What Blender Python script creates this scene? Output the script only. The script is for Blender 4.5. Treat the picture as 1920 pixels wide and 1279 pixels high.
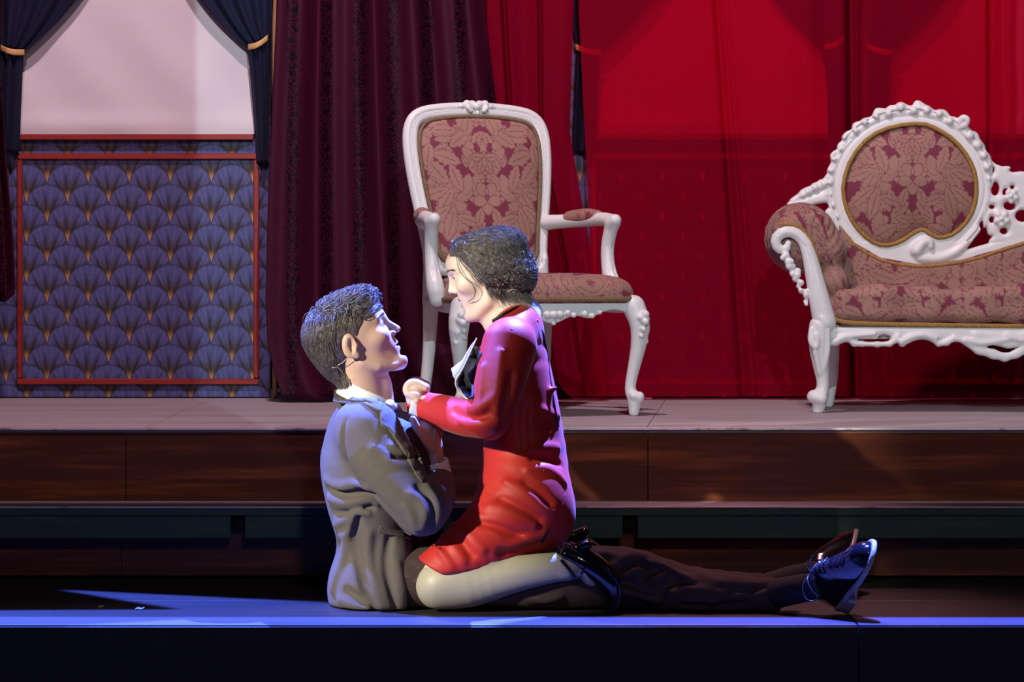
import bpy, math, random
import numpy as np
from mathutils import Vector

# ------------------------------------------------------------------ camera, world, lights, exposure
for _o in list(bpy.data.objects):
    bpy.data.objects.remove(_o)
SC = bpy.context.scene
COL = SC.collection
F_PX, HORIZON, CAM_Z = 6000.0, 506.0, 0.84      # focal length in pixels, horizon row, eye height above the stage floor


def P(px, py, d):
    """world point that lies d metres upstage of the camera and shows at pixel (px, py)"""
    return np.array([(px - 960.0) * d / F_PX, d, CAM_Z - (py - HORIZON) * d / F_PX])


cam = bpy.data.cameras.new('camera')
cam.sensor_width = 36.0
cam.lens = 36.0 * F_PX / 1920.0
cam.shift_y = -(639.5 - HORIZON) / 1920.0
cam.clip_end = 100
cam_o = bpy.data.objects.new('camera', cam)
COL.objects.link(cam_o)
cam_o.location = (0, 0, CAM_Z)
cam_o.rotation_euler = (math.pi / 2, 0, 0)
SC.camera = cam_o

SC.view_settings.view_transform = 'Standard'
SC.view_settings.look = 'None'
SC.view_settings.gamma = 1.0
SC.view_settings.exposure = 0.0
SC.view_settings.use_curve_mapping = False
try:
    SC.cycles.use_denoising = True
except Exception:
    pass

world = bpy.data.worlds.new('world')
SC.world = world
world.use_nodes = True
world.node_tree.nodes['Background'].inputs[0].default_value = (0.55, 0.45, 0.75, 1)
world.node_tree.nodes['Background'].inputs[1].default_value = 0.005


class E:
    """tiny expression helper: python arithmetic -> math nodes"""
    def __init__(self, nt, s):
        self.nt, self.s = nt, s

    def m(self, op, b=None, c=None):
        n = self.nt.nodes.new('ShaderNodeMath')
        n.operation = op
        for i, v in enumerate((self, b, c)):
            if v is None:
                continue
            if isinstance(v, E):
                self.nt.links.new(v.s, n.inputs[i])
            else:
                n.inputs[i].default_value = v
        return E(self.nt, n.outputs[0])

    def __add__(self, b): return self.m('ADD', b)
    def __sub__(self, b): return self.m('SUBTRACT', b)
    def __mul__(self, b): return self.m('MULTIPLY', b)
    def __truediv__(self, b): return self.m('DIVIDE', b)
    __radd__ = __add__
    __rmul__ = __mul__
    def __rsub__(self, b): return (self * -1.0) + b
    def step(self, lo, hi):                      # smoothstep lo..hi
        n = self.nt.nodes.new('ShaderNodeMapRange')
        n.interpolation_type = 'SMOOTHSTEP'
        self.nt.links.new(self.s, n.inputs[0])
        n.inputs[1].default_value, n.inputs[2].default_value = lo, hi
        return E(self.nt, n.outputs[0])


def spot(name, loc, aim, cone, energy, color, radius=0.03, blend=0.15, shutters=None):
    """a stage profile spot; shutters = list of OR-groups, each group a list of (p, q, inside_point):
    the blade runs through the lamp and the points p and q, light passes on the side of inside_point"""
    L = bpy.data.lights.new(name, 'SPOT')
    L.energy, L.color, L.spot_size, L.spot_blend, L.shadow_soft_size = energy, color, math.radians(cone), blend, radius
    o = bpy.data.objects.new(name, L)
    COL.objects.link(o)
    o.location = loc
    o.rotation_euler = (Vector(aim) - Vector(loc)).to_track_quat('-Z', 'Y').to_euler()
    if shutters:
        L.use_nodes = True
        nt = L.node_tree
        em = nt.nodes['Emission']
        geo = nt.nodes.new('ShaderNodeNewGeometry')
        sep = nt.nodes.new('ShaderNodeSeparateXYZ')
        nt.links.new(geo.outputs['Incoming'], sep.inputs[0])
        ix, iy, iz = (E(nt, sep.outputs[i]) for i in range(3))
        tot = None
        lv = np.array(loc, float)
        for group in shutters:
            g = None
            for (p, q, ins, *soft) in group:
                n = np.cross(np.array(p) - lv, np.array(q) - lv)
                n /= np.linalg.norm(n)
                if np.dot(n, np.array(ins) - lv) < 0:
                    n = -n
                s = soft[0] if soft else 0.0015
                e = (ix * float(n[0]) + iy * float(n[1]) + iz * float(n[2])).step(-s, s)
                g = e if g is None else g * e
            tot = g if tot is None else tot.m('MAXIMUM', g)
        nt.links.new(tot.s, em.inputs['Strength'])
    return o


def flo(px, py, z=0.0):
    """point of the stage floor (or of a level z) under a pixel"""
    d = (CAM_Z - z) * F_PX / (py - HORIZON)
    return P(px, py, d)


# blue overhead back light on the couple, its shutter edge crossing the stage floor
D_EDGE0 = 7.575
BLUE = (0.085, 0.16, 1.0)
spot('blue_back_light', (1.2, 10.1, 5.3), (-0.2, 8.0, 0.3), 40, 35000, BLUE, 0.02, 0.05, [
    [(flo(60, 1097), flo(1100, 1151), flo(700, 1165)), (P(1090, 500, 8.0), P(1105, 1150, 7.9), P(800, 800, 8.0), 0.003), (flo(600, 1150), P(545, 500, 8.03), P(800, 800, 8.0), 0.003)]])
# second blue lamp from the wings: the wedge on the floor and the man's back
spot('blue_side_light', (-3.0, 9.2, 4.6), (-0.75, 8.0, 0.2), 30, 10000, BLUE, 0.02, 0.05, [
    [(flo(60, 1097), flo(1100, 1151), flo(700, 1165)), (flo(60, 1097), flo(340, 1143), flo(500, 1130)), (P(742, 500, 8.0), P(742, 1150, 8.0), P(600, 800, 8.0), 0.003)],
    [(flo(60, 1097), flo(1100, 1151), flo(700, 1165)), (flo(0, 1145), flo(340, 1143), flo(200, 1160)), (P(742, 500, 8.0), P(742, 1150, 8.0), P(600, 800, 8.0), 0.003)]])
# blue light along the very edge of the stage
spot('blue_edge_light', (0.6, 7.45, 5.4), (0, 7.6, 0), 50, 27000, (0.075, 0.135, 1.0), 0.02, 0.05, [
    [(flo(0, 1157), flo(1920, 1158), flo(900, 1165)), ((-3, D_EDGE0, 0), (3, D_EDGE0, 0), (0, D_EDGE0 + .05, 0), 0.0005)]])
# pink top light on the outstretched legs
spot('pink_leg_light', (0.2, 9.7, 4.8), (0.55, 7.95, 0.1), 16, 750, (1.0, 0.45, 0.5), 0.25, 0.4, [
    [(P(1085, 1000, 8.0), P(1085, 1150, 8.0), P(1300, 1100, 8.0), 0.01)]])
# warm white front-of-house spot on the couple
spot('key_light', (-5.2, 3.5, 2.9), (-0.15, 7.95, 0.45), 14, 3500, (1.0, 0.95, 0.76), 0.09, 0.12, [
    [(P(1015, 430, 8.0), P(1095, 1150, 7.9), P(900, 800, 8.0), 0.004), (P(545, 500, 8.0), P(575, 1150, 8.0), P(900, 800, 8.0), 0.004),
     (P(560, 1154, 7.80), P(1100, 1154, 7.80), P(900, 800, 8.0), 0.002), (P(560, 500, 8.0), P(1000, 425, 8.0), P(900, 800, 8.0), 0.004)]])
# pink and cool washes on the raised platform and the set
EDGE_L, EDGE_R, UP = (-3, 8.66, 0.43), (3, 8.66, 0.43), (0, 10.7, 1.2)
spot('pink_wash_high', (-0.6, 7.4, 5.6), (0.0, 10.3, 1.0), 62, 800, (1.0, 0.70, 0.77), 0.12, 0.3, [
    [(EDGE_L, EDGE_R, UP, 0.01)]])
spot('pink_wash_front', (-1.2, 3.2, 4.6), (0.0, 10.5, 1.4), 40, 640, (1.0, 0.68, 0.76), 0.06, 0.3, [
    [((-3, 10.6, 0.85), (3, 10.6, 0.85), (0, 10.6, 1.8), 0.12), ((-3, 8.66, 0.43), (3, 8.66, 0.43), UP, 0.004)]])
# dim front fill over the whole stage
spot('front_fill', (0.8, 0.5, 3.2), (0, 8.6, 0.3), 40, 170, (1.0, 0.82, 0.86), 0.2, 0.4)
spot('cool_wash_front', (0.6, 2.2, 3.4), (0.3, 10.3, 0.9), 36, 800, (0.72, 0.95, 1.0), 0.01, 0.3, [
    [(P(372, 0, 10.66), P(372, 740, 10.66), P(900, 300, 10.6), 0.0015), ((-3, 8.66, 0.43), (3, 8.66, 0.43), UP, 0.004)]])

# ------------------------------------------------------------------ helpers: objects and meshes


def tag(o, label=None, cat=None, group=None, kind=None):
    for k, v in (('label', label), ('category', cat), ('group', group), ('kind', kind)):
        if v:
            o[k] = v
    return o


def empty(name, loc=(0, 0, 0), rz=0.0, **kw):
    o = bpy.data.objects.new(name, None)
    COL.objects.link(o)
    o.empty_display_size = 0.1
    o.location = loc
    o.rotation_euler = (0, 0, rz)
    return tag(o, **kw)


def mk(name, V, F, mat, parent=None, origin=None, smooth=True, local=False, col=None):
    """one mesh object; V in world metres unless local (then in the parent's own axes)"""
    V = np.asarray(V, dtype=np.float32).reshape(-1, 3)
    root = parent
    if not local:
        off = np.zeros(3)
        if origin is not None:
            off = np.array(origin, float)
        q = parent
        while q is not None:
            off = off + np.array(q.location)
            q = q.parent
        V = V - off.astype(np.float32)
    me = bpy.data.meshes.new(name)
    if isinstance(F, np.ndarray):
        n = len(F)
        k = F.shape[1]
        me.vertices.add(len(V))
        me.vertices.foreach_set('co', V.ravel())
        me.loops.add(n * k)
        me.loops.foreach_set('vertex_index', F.astype(np.int32).ravel())
        me.polygons.add(n)
        me.polygons.foreach_set('loop_start', (np.arange(n) * k).astype(np.int32))
        me.update(calc_edges=True)
    else:
        me.from_pydata([tuple(map(float, v)) for v in V], [], [tuple(int(i) for i in f) for f in F])
        me.update()
    if smooth:
        me.polygons.foreach_set('use_smooth', np.ones(len(me.polygons), dtype=bool))
    if col is not None:
        a = me.color_attributes.new('Col', 'FLOAT_COLOR', 'POINT')
        c = np.ones((len(V), 4), dtype=np.float32)
        c[:, :3] = col
        a.data.foreach_set('color', c.ravel())
    if mat is not None:
        me.materials.append(mat)
    o = bpy.data.objects.new(name, me)
    COL.objects.link(o)
    o.parent = parent
    if origin is not None:
        o.location = origin
    return o


class MB:
    """collects simple solids into one vertex / face list"""
    def __init__(self):
        self.v, self.f = [], []

    def add(self, V, Fs):
        b = len(self.v)
        self.v += [tuple(x) for x in V]
        self.f += [tuple(i + b for i in f) for f in Fs]
        return self

    def box(self, lo, hi, bev=0.0):
        (x0, y0, z0), (x1, y1, z1) = lo, hi
        if bev <= 0:
            V = [(x, y, z) for z in (z0, z1) for y in (y0, y1) for x in (x0, x1)]
            return self.add(V, [(0, 2, 3, 1), (4, 5, 7, 6), (0, 1, 5, 4), (1, 3, 7, 5), (3, 2, 6, 7), (2, 0, 4, 6)])
        b = bev                                   # chamfered: octagon in x-z extruded in y with inset faces
        def ring(y, i):
            return [(x0 + b + i, y, z0 + i), (x1 - b - i, y, z0 + i), (x1 - i, y, z0 + b + i), (x1 - i, y, z1 - b - i),
                    (x1 - b - i, y, z1 - i), (x0 + b + i, y, z1 - i), (x0 + i, y, z1 - b - i), (x0 + i, y, z0 + b + i)]
        rr = [ring(y0, b * .6), ring(y0 + b, 0), ring(y1 - b, 0), ring(y1, b * .6)]
        V = sum(rr, [])
        Fs = [tuple(range(8)), tuple(range(31, 23, -1))]
        for k in range(3):
            for i in range(8):
                j = (i + 1) % 8
                Fs.append((k * 8 + j, k * 8 + i, k * 8 + 8 + i, k * 8 + 8 + j))
        return self.add(V, Fs)

    def tube(self, pts, rad, n=8, cap=True):
        pts = [np.array(p, float) for p in pts]
        if not hasattr(rad, '__len__'):
            rad = [rad] * len(pts)
        V = []
        up = np.array([0.123, 0.95, 0.31])
        for i, p in enumerate(pts):
            t = pts[min(i + 1, len(pts) - 1)] - pts[max(i - 1, 0)]
            t = t / (np.linalg.norm(t) + 1e-12)
            a = up - t * np.dot(up, t)
            a /= np.linalg.norm(a) + 1e-12
            up = a
            b = np.cross(t, a)
            for k in range(n):
                w = 2 * math.pi * k / n
                V.append(p + rad[i] * (a * math.cos(w) + b * math.sin(w)))
        Fs = []
        for i in range(len(pts) - 1):
            for k in range(n):
                k2 = (k + 1) % n
                Fs.append((i * n + k, i * n + k2, (i + 1) * n + k2, (i + 1) * n + k))
        if cap:
            Fs.append(tuple(range(n - 1, -1, -1)))
            Fs.append(tuple((len(pts) - 1) * n + k for k in range(n)))
        return self.add(V, Fs)

    def prism(self, poly, d0, d1):
        """closed polygon of (x, z) extruded from y = d0 to y = d1"""
        n = len(poly)
        V = [(x, d0, z) for x, z in poly] + [(x, d1, z) for x, z in poly]
        Fs = [tuple(range(n)), tuple(range(2 * n - 1, n - 1, -1))]
        for i in range(n):
            j = (i + 1) % n
            Fs.append((j, i, n + i, n + j))
        return self.add(V, Fs)

    def build(self, name, mat, parent=None, smooth=False, **kw):
        return mk(name, self.v, self.f, mat, parent, smooth=smooth, **kw)


# ------------------------------------------------------------------ helpers: sculpting with distance fields
F32 = np.float32


def smin(a, b, k):
    h = np.maximum(k - np.abs(a - b), 0) / k
    return np.minimum(a, b) - h * h * k * 0.25


def smax(a, b, k):
    return -smin(-a, -b, k)


def seg(p, a, b, r0, r1, ky=1.0):
    a = np.asarray(a, F32); b = np.asarray(b, F32)
    sc = np.array([1, 1 / ky, 1], F32)
    pa = (p - a) * sc
    ba = (b - a) * sc
    t = np.clip(pa @ ba / max(float(ba @ ba), 1e-9), 0, 1)
    q = pa - t[:, None] * ba
    return (np.sqrt(np.einsum('ij,ij->i', q, q)) - (r0 + (r1 - r0) * t)) * min(1.0, ky)


def chaikin(pts, n=2):
    p = [np.array(q, float) for q in pts]
    for _ in range(n):
        q = [p[0]]
        for a, b in zip(p[:-1], p[1:]):
            q += [a * .75 + b * .25, a * .25 + b * .75]
        q.append(p[-1])
        p = q
    return p


def chain(p, pts, k=0.012, ky=1.0):
    """pts: (x, y, z, r) in metres; k > 0 rounds the path's corners"""
    f = None
    if len(pts) == 1:
        pts = [pts[0], pts[0]]
    if k > 0 and len(pts) > 2:
        pts = chaikin(pts, 2 if len(pts) < 7 else 1)
    for a, b in zip(pts[:-1], pts[1:]):
        g = seg(p, a[:3], b[:3], a[3], b[3], ky)
        f = g if f is None else np.minimum(f, g)
    return f


def px(*pts):
    """(px, py, d, r_px) -> metre points with radius"""
    out = []
    for (x, y, d, r) in pts:
        out.append(tuple(P(x, y, d)) + (r * d / F_PX,))
    return out


def ell(p, c, r, R=None):
    q = p - np.asarray(c, F32)
    if R is not None:
        q = q @ np.asarray(R, F32).T
    r = np.asarray(r, F32)
    k0 = np.sqrt(np.sum((q / r) ** 2, axis=1))
    k1 = np.sqrt(np.sum((q / (r * r)) ** 2, axis=1)) + 1e-9
    return k0 * (k0 - 1) / k1


def rbox(p, c, h, r, R=None):
    q = p - np.asarray(c, F32)
    if R is not None:
        q = q @ np.asarray(R, F32).T
    q = np.abs(q) - (np.asarray(h, F32) - r)
    return np.sqrt(np.sum(np.maximum(q, 0) ** 2, axis=1)) + np.minimum(np.max(q, axis=1), 0) - r


def ccone(p, a, b, r0, r1, rnd=0.002):
    """capped cone"""
    a = np.asarray(a, F32); b = np.asarray(b, F32)
    ba = b - a
    L = float(np.sqrt(ba @ ba))
    u = ba / L
    pa = p - a
    h = pa @ u
    q = pa - h[:, None] * u
    rr = np.sqrt(np.einsum('ij,ij->i', q, q))
    t = np.clip(h / L, 0, 1)
    dx = rr - (r0 + (r1 - r0) * t)
    dy = np.abs(h - L / 2) - L / 2
    return smax(dx, dy, rnd * 2)


def half(p, n, c):
    n = np.asarray(n, F32); n = n / np.sqrt(n @ n)
    return (p - np.asarray(c, F32)) @ n


def add_local(p, f, pts, k, sign=1, ky=1.0, seg_k=0.004):
    """smooth-add (sign 1) or carve (sign -1) a thin chain, evaluated only near it"""
    a = np.array(pts)
    pad = a[:, 3].max() + k + 0.012
    lo, hi = a[:, :3].min(0) - pad, a[:, :3].max(0) + pad
    m = np.all((p > lo.astype(F32)) & (p < hi.astype(F32)), axis=1)
    if m.any():
        g = chain(p[m], pts, seg_k, ky)
        f[m] = smin(f[m], g, k) if sign > 0 else smax(f[m], -g, k)
    return f


def nets(f, lo, hi, h, B=8):
    """surface of f = 0 as quads (naive surface nets, evaluated only in blocks near the surface)"""
    lo = np.asarray(lo, float); hi = np.asarray(hi, float)
    nb = np.maximum(np.ceil((hi - lo) / (h * B)).astype(int), 1)
    n = nb * B
    bi = np.stack(np.meshgrid(*[np.arange(k) for k in nb], indexing='ij'), -1).reshape(-1, 3)
    cen = (lo + (bi * B + B / 2 - .5) * h).astype(F32)
    fc = f(cen)
    act = np.abs(fc) < h * (B * 0.95 + 3) * 1.25
    vals = np.where(fc < 0, -1.0, 1.0).astype(F32).reshape(nb)
    vals = np.repeat(np.repeat(np.repeat(vals, B, 0), B, 1), B, 2)
    o = np.stack(np.meshgrid(*[np.arange(B)] * 3, indexing='ij'), -1).reshape(-1, 3)
    ab = bi[act]
    CH = 1500
    for s in range(0, len(ab), CH):
        idx = (ab[s:s + CH, None, :] * B + o[None]).reshape(-1, 3)
        vals[idx[:, 0], idx[:, 1], idx[:, 2]] = f((lo + idx * h).astype(F32))
    ins = vals < 0
    c = np.zeros(np.array(vals.shape) - 1, np.int8)
    for dx in (0, 1):
        for dy in (0, 1):
            for dz in (0, 1):
                c += ins[dx:n[0] - 1 + dx, dy:n[1] - 1 + dy, dz:n[2] - 1 + dz]
    A = np.argwhere((c > 0) & (c < 8))
    ids = -np.ones(c.shape, np.int32)
    ids[A[:, 0], A[:, 1], A[:, 2]] = np.arange(len(A))
    acc = np.zeros((len(A), 3)); cnt = np.zeros(len(A))
    cor = [(i, j, k) for i in (0, 1) for j in (0, 1) for k in (0, 1)]
    cv = {q: vals[A[:, 0] + q[0], A[:, 1] + q[1], A[:, 2] + q[2]] for q in cor}
    for q in cor:
        for ax in range(3):
            if q[ax]:
                continue
            r = list(q); r[ax] = 1; r = tuple(r)
            a, b = cv[q], cv[r]
            x = (a < 0) != (b < 0)
            t = np.where(x, a / np.where(x, a - b, 1), 0)
            pos = np.tile(np.array(q, float), (len(A), 1))
            pos[:, ax] = t
            acc += pos * x[:, None]; cnt += x
    V = lo + (A + acc / np.maximum(cnt, 1)[:, None]) * h
    Fs = []
    for ax in range(3):
        s0 = [slice(0, None)] * 3; s1 = [slice(0, None)] * 3
        s0[ax] = slice(0, -1); s1[ax] = slice(1, None)
        x = ins[tuple(s0)] != ins[tuple(s1)]
        e = np.argwhere(x)
        b1, b2 = (ax + 1) % 3, (ax + 2) % 3
        ok = (e[:, b1] > 0) & (e[:, b2] > 0) & (e[:, b1] < c.shape[b1]) & (e[:, b2] < c.shape[b2])
        e = e[ok]
        if not len(e):
            continue
        def at(o1, o2):
            w = e.copy(); w[:, b1] += o1; w[:, b2] += o2
            return ids[w[:, 0], w[:, 1], w[:, 2]]
        quad = np.stack([at(-1, -1), at(0, -1), at(0, 0), at(-1, 0)], 1)
        flip = ~ins[e[:, 0], e[:, 1], e[:, 2]]
        quad[flip] = quad[flip][:, ::-1]
        Fs.append(quad[(quad >= 0).all(1)])
    return V, np.concatenate(Fs)


def grad(f, V, e=0.002):
    V = V.astype(F32)
    g = np.stack([f(V + np.array(d, F32) * e) - f(V - np.array(d, F32) * e) for d in ((1, 0, 0), (0, 1, 0), (0, 0, 1))], 1)
    return g / (np.linalg.norm(g, axis=1, keepdims=True) + 1e-9)


def march(f, pts, d0=7.4, d1=8.4, st=0.004):
    """for each pixel of pts the depth at which its line of sight first meets the solid f"""
    ds = np.arange(d0, d1, st)
    out = []
    for (x, y) in pts:
        p = np.stack([(x - 960.0) * ds / F_PX, ds, CAM_Z - (y - HORIZON) * ds / F_PX], 1).astype(F32)
        v = f(p)
        i = np.argmax(v < 0)
        out.append(ds[i] if v[i] < 0 else np.nan)
    a = np.array(out)
    if np.isnan(a).any():
        ok = ~np.isnan(a)
        a = np.interp(np.arange(len(a)), np.arange(len(a))[ok], a[ok]) if ok.any() else np.full(len(a), 7.95)
    return a


def on_surface(f, pts, off=0.0, r=5):
    """px chain lying on the near side of f; off > 0 lifts it toward the viewer's side"""
    d = march(f, [(x, y) for x, y, *_ in pts])
    out = []
    for (x, y, *rr), dd in zip(pts, d):
        R = rr[0] if rr else r
        out.append(tuple(P(x, y, dd - off)) + (R * dd / F_PX,))
    return out


def inside_poly(X, Y, poly):
    r = np.zeros(X.shape, bool)
    n = len(poly)
    for i in range(n):
        x0, y0 = poly[i]; x1, y1 = poly[(i + 1) % n]
        c = ((y0 > Y) != (y1 > Y)) & (X < (x1 - x0) * (Y - y0) / ((y1 - y0) if y1 != y0 else 1e-9) + x0)
        r ^= c
    return r


def patch(f, poly, off=0.002, th=0.004, step=4.0):
    """a piece of cloth of thickness th cut to a pixel outline and laid on the solid f"""
    poly = np.array(poly, float)
    # boundary points resampled, interior grid, triangulated by fan strips: rows of the outline
    ys = np.linspace(poly[:, 1].min() + .2, poly[:, 1].max() - .2, max(3, int(np.ptp(poly[:, 1]) / step) + 1))
    rows = []
    n = len(poly)
    for y in ys:
        xs = []
        for i in range(n):
            x0, y0 = poly[i]; x1, y1 = poly[(i + 1) % n]
            if (y0 > y) != (y1 > y):
                xs.append(x0 + (x1 - x0) * (y - y0) / (y1 - y0))
        rows.append((min(xs), max(xs)))
    m = max(3, int(max(b - a for a, b in rows) / step) + 1)
    pts = [(a + (b - a) * j / (m - 1), y) for (a, b), y in zip(rows, ys) for j in range(m)]
    d = march(f, pts)
    base = np.array([P(x, y, dd) for (x, y), dd in zip(pts, d)])
    nrm = grad(f, base)
    nrm[:, 1] = np.minimum(nrm[:, 1], -0.25)
    nrm /= np.linalg.norm(nrm, axis=1, keepdims=True)
    top = base + nrm * (off + th)
    bot = base + nrm * (off - 0.004)
    R = len(rows)
    V = np.concatenate([top, bot])
    N = len(top)
    Fs = []
    for i in range(R - 1):
        for j in range(m - 1):
            a = i * m + j
            Fs.append((a, a + m, a + m + 1, a + 1))
            Fs.append((N + a, N + a + 1, N + a + m + 1, N + a + m))
    edge = [j for j in range(m)] + [i * m + m - 1 for i in range(1, R)] + [(R - 1) * m + j for j in range(m - 2, -1, -1)] + [i * m for i in range(R - 2, 0, -1)]
    for a, b in zip(edge, edge[1:] + edge[:1]):
        Fs.append((a, b, N + b, N + a))
    return V, Fs


# ------------------------------------------------------------------ materials
MATS = {}


def mat(name, color, rough=0.6, metal=0.0, sheen=0.0, coat=0.0, bump=None, vary=None, spec=None, attr=False, sss=0.0):
    """bump = (scale, strength, distance), vary = (scale(x,y,z), colour2, lo, hi): a second colour in noise streaks"""
    m = bpy.data.materials.new(name)
    m.use_nodes = True
    nt = m.node_tree
    b = nt.nodes['Principled BSDF']
    b.inputs['Base Color'].default_value = (*color, 1)
    b.inputs['Roughness'].default_value = rough
    b.inputs['Metallic'].default_value = metal
    if spec is not None:
        b.inputs['Specular IOR Level'].default_value = spec
    if sheen:
        b.inputs['Sheen Weight'].default_value = sheen
        b.inputs['Sheen Roughness'].default_value = 0.4
    if coat:
        b.inputs['Coat Weight'].default_value = coat
        b.inputs['Coat Roughness'].default_value = 0.08
    if sss:
        b.inputs['Subsurface Weight'].default_value = sss
        b.inputs['Subsurface Radius'].default_value = (0.012, 0.005, 0.003)
    tc = nt.nodes.new('ShaderNodeTexCoord')
    csock = None
    if attr:
        a = nt.nodes.new('ShaderNodeVertexColor')
        a.layer_name = 'Col'
        csock = a.outputs['Color']
        nt.links.new(csock, b.inputs['Base Color'])
    if vary:
        sc, c2, lo, hi = vary
        mp = nt.nodes.new('ShaderNodeMapping')
        mp.inputs['Scale'].default_value = sc
        nt.links.new(tc.outputs['Object'], mp.inputs[0])
        nz = nt.nodes.new('ShaderNodeTexNoise')
        nz.inputs['Scale'].default_value = 1.0
        nz.inputs['Detail'].default_value = 6
        nz.inputs['Roughness'].default_value = 0.65
        nt.links.new(mp.outputs[0], nz.inputs['Vector'])
        fac = E(nt, nz.outputs['Fac']).step(lo, hi)
        mx = nt.nodes.new('ShaderNodeMix')
        mx.data_type = 'RGBA'
        nt.links.new(fac.s, mx.inputs[0])
        if csock:
            nt.links.new(csock, mx.inputs[6])
        else:
            mx.inputs[6].default_value = (*color, 1)
        mx.inputs[7].default_value = (*c2, 1)
        nt.links.new(mx.outputs[2], b.inputs['Base Color'])
    if bump:
        nz = nt.nodes.new('ShaderNodeTexNoise')
        nz.inputs['Scale'].default_value = bump[0]
        nz.inputs['Detail'].default_value = 4
        nt.links.new(tc.outputs['Object'], nz.inputs['Vector'])
        bp = nt.nodes.new('ShaderNodeBump')
        bp.inputs['Strength'].default_value = bump[1]
        bp.inputs['Distance'].default_value = bump[2]
        nt.links.new(nz.outputs['Fac'], bp.inputs['Height'])
        nt.links.new(bp.outputs[0], b.inputs['Normal'])
    MATS[name] = m
    return m


M_WHITE = mat('white_lacquer', (0.80, 0.79, 0.78), 0.38, bump=(60, 0.12, 0.002), vary=((7, 7, 7), (0.66, 0.66, 0.66), 0.62, 0.80))
M_DAMASK = mat('damask_cloth', (0.4, 0.2, 0.17), 0.75, sheen=0.15, attr=True, bump=(900, 0.25, 0.001))
M_BRAID_GOLD = mat('gold_braid', (0.50, 0.27, 0.06), 0.55, bump=(500, 0.9, 0.003), vary=((300, 300, 300), (0.24, 0.12, 0.03), 0.45, 0.6))
M_BRAID_TAN = mat('tan_braid', (0.30, 0.18, 0.10), 0.7, bump=(500, 0.9, 0.003), vary=((300, 300, 300), (0.15, 0.08, 0.04), 0.45, 0.6))
M_PLATFORM = mat('mauve_deck_paint', (0.40, 0.32, 0.35), 0.62, bump=(40, 0.1, 0.002), vary=((1.2, 9, 1), (0.30, 0.235, 0.26), 0.45, 0.7))
M_RISER = mat('stained_wood', (0.11, 0.031, 0.015), 0.30, bump=(14, 0.05, 0.002), vary=((1.5, 3, 26), (0.40, 0.115, 0.04), 0.46, 0.74))
M_GREEN = mat('dark_green_paint', (0.030, 0.085, 0.068), 0.5, vary=((2, 2, 40), (0.045, 0.12, 0.095), 0.5, 0.7))
M_BLACK = mat('black_paint', (0.006, 0.006, 0.008), 0.75)
M_EDGE = mat('worn_edge', (0.80, 0.70, 0.72), 0.5, vary=((9, 9, 9), (0.35, 0.27, 0.27), 0.55, 0.68))
M_FLOOR = mat('stage_floor_paint', (0.034, 0.027, 0.033), 0.5, bump=(30, 0.1, 0.002), vary=((1.5, 14, 1), (0.020, 0.016, 0.020), 0.42, 0.7))
# ------------------------------------------------------------------ the stage: floor, fascia, step, platform
def slab(name, lo, hi, m, parent, bev=0.004):
    return MB().box(lo, hi, bev).build(name, m, parent)


XL, XR = -3.2, 3.6
D_EDGE, D_STEP, D_BOARD, D_RISER, D_BACK = 7.575, 8.60, 8.50, 8.70, 10.64
Z_STEP, Z_PLAT = 0.211, 0.41

fl = empty('floor', (0, D_EDGE, 0), kind='structure', label='dark painted stage floor of long boards', cat='floor')
Y_SEAM = float(flo(200, 1126)[1])
X_J = float(flo(1603, 1165)[0])
for (a, b) in ((XL, -1.9), (-1.896, X_J - 0.0015), (X_J + 0.0015, XR)):
    slab('board', (a, D_EDGE, -0.03), (b, Y_SEAM - 0.002, 0), M_FLOOR, fl, 0.002)
for (a, b) in ((XL, -1.2), (-1.197, 1.44), (1.443, XR)):
    slab('board', (a, Y_SEAM + 0.002, -0.03), (b, 9.2, 0), M_FLOOR, fl, 0.002)

fas = empty('wall_front', (0, D_EDGE, -0.6), kind='structure', label='black panelled front of the stage below its edge', cat='wall')
for (a, b) in ((XL, -1.9), (-1.897, X_J - 0.001), (X_J + 0.001, XR)):
    slab('panel', (a, D_EDGE - 0.012, -0.9), (b, D_EDGE - 0.001, -0.004), M_BLACK, fas, 0.002)
aud = empty('floor_auditorium', (0, 4, -0.95), kind='structure', label='black floor in front of the stage', cat='floor')
MB().box((-6, -1, -0.97), (6, D_EDGE + 0.1, -0.92)).build('slab', M_BLACK, aud)

st = empty('stage_step', (0, D_STEP, 0), label='low wooden step with dark green nosing board below the platform', cat='step')
JX = float(P(1215, 870, D_RISER)[0])
slab('kick_board', (XL, D_STEP + 0.03, 0.0), (XR, D_STEP + 0.045, 0.03), M_BLACK, st, 0.001)
for (a, b) in ((XL, -1.05), (-1.048, JX - 0.001), (JX + 0.001, XR)):
    slab('riser_panel', (a, D_STEP, 0.018), (b, D_STEP + 0.018, Z_STEP - 0.02), M_RISER, st, 0.001)
# the nosing board hangs in lengths with notches between them under one continuous cap
def bxp(p, d):
    return (p - 960.0) * d / F_PX
zb0, zb1 = 0.126, 0.186
lens = [(XL, bxp(433, D_BOARD)), (bxp(459, D_BOARD), bxp(1168, D_BOARD)), (bxp(1195, D_BOARD), XR)]
for a, b in lens:
    slab('nosing_board', (a, D_BOARD, zb0), (b, D_BOARD + 0.028, zb1), M_GREEN, st, 0.003)
slab('nosing_cap', (XL, D_BOARD - 0.001, zb1 + 0.0005), (XR, D_BOARD + 0.030, Z_STEP - 0.0045), M_GREEN, st, 0.003)
for a in (bxp(436, D_BOARD), bxp(1171, D_BOARD)):
    slab('bracket', (a, D_BOARD + 0.04, 0.15), (a + 0.03, D_BOARD + 0.055, zb1), M_BLACK, st, 0.002)
slab('tread', (XL, D_BOARD + 0.0025, Z_STEP - 0.004), (XR, D_RISER - 0.001, Z_STEP), M_PLATFORM, st, 0.001)
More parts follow.
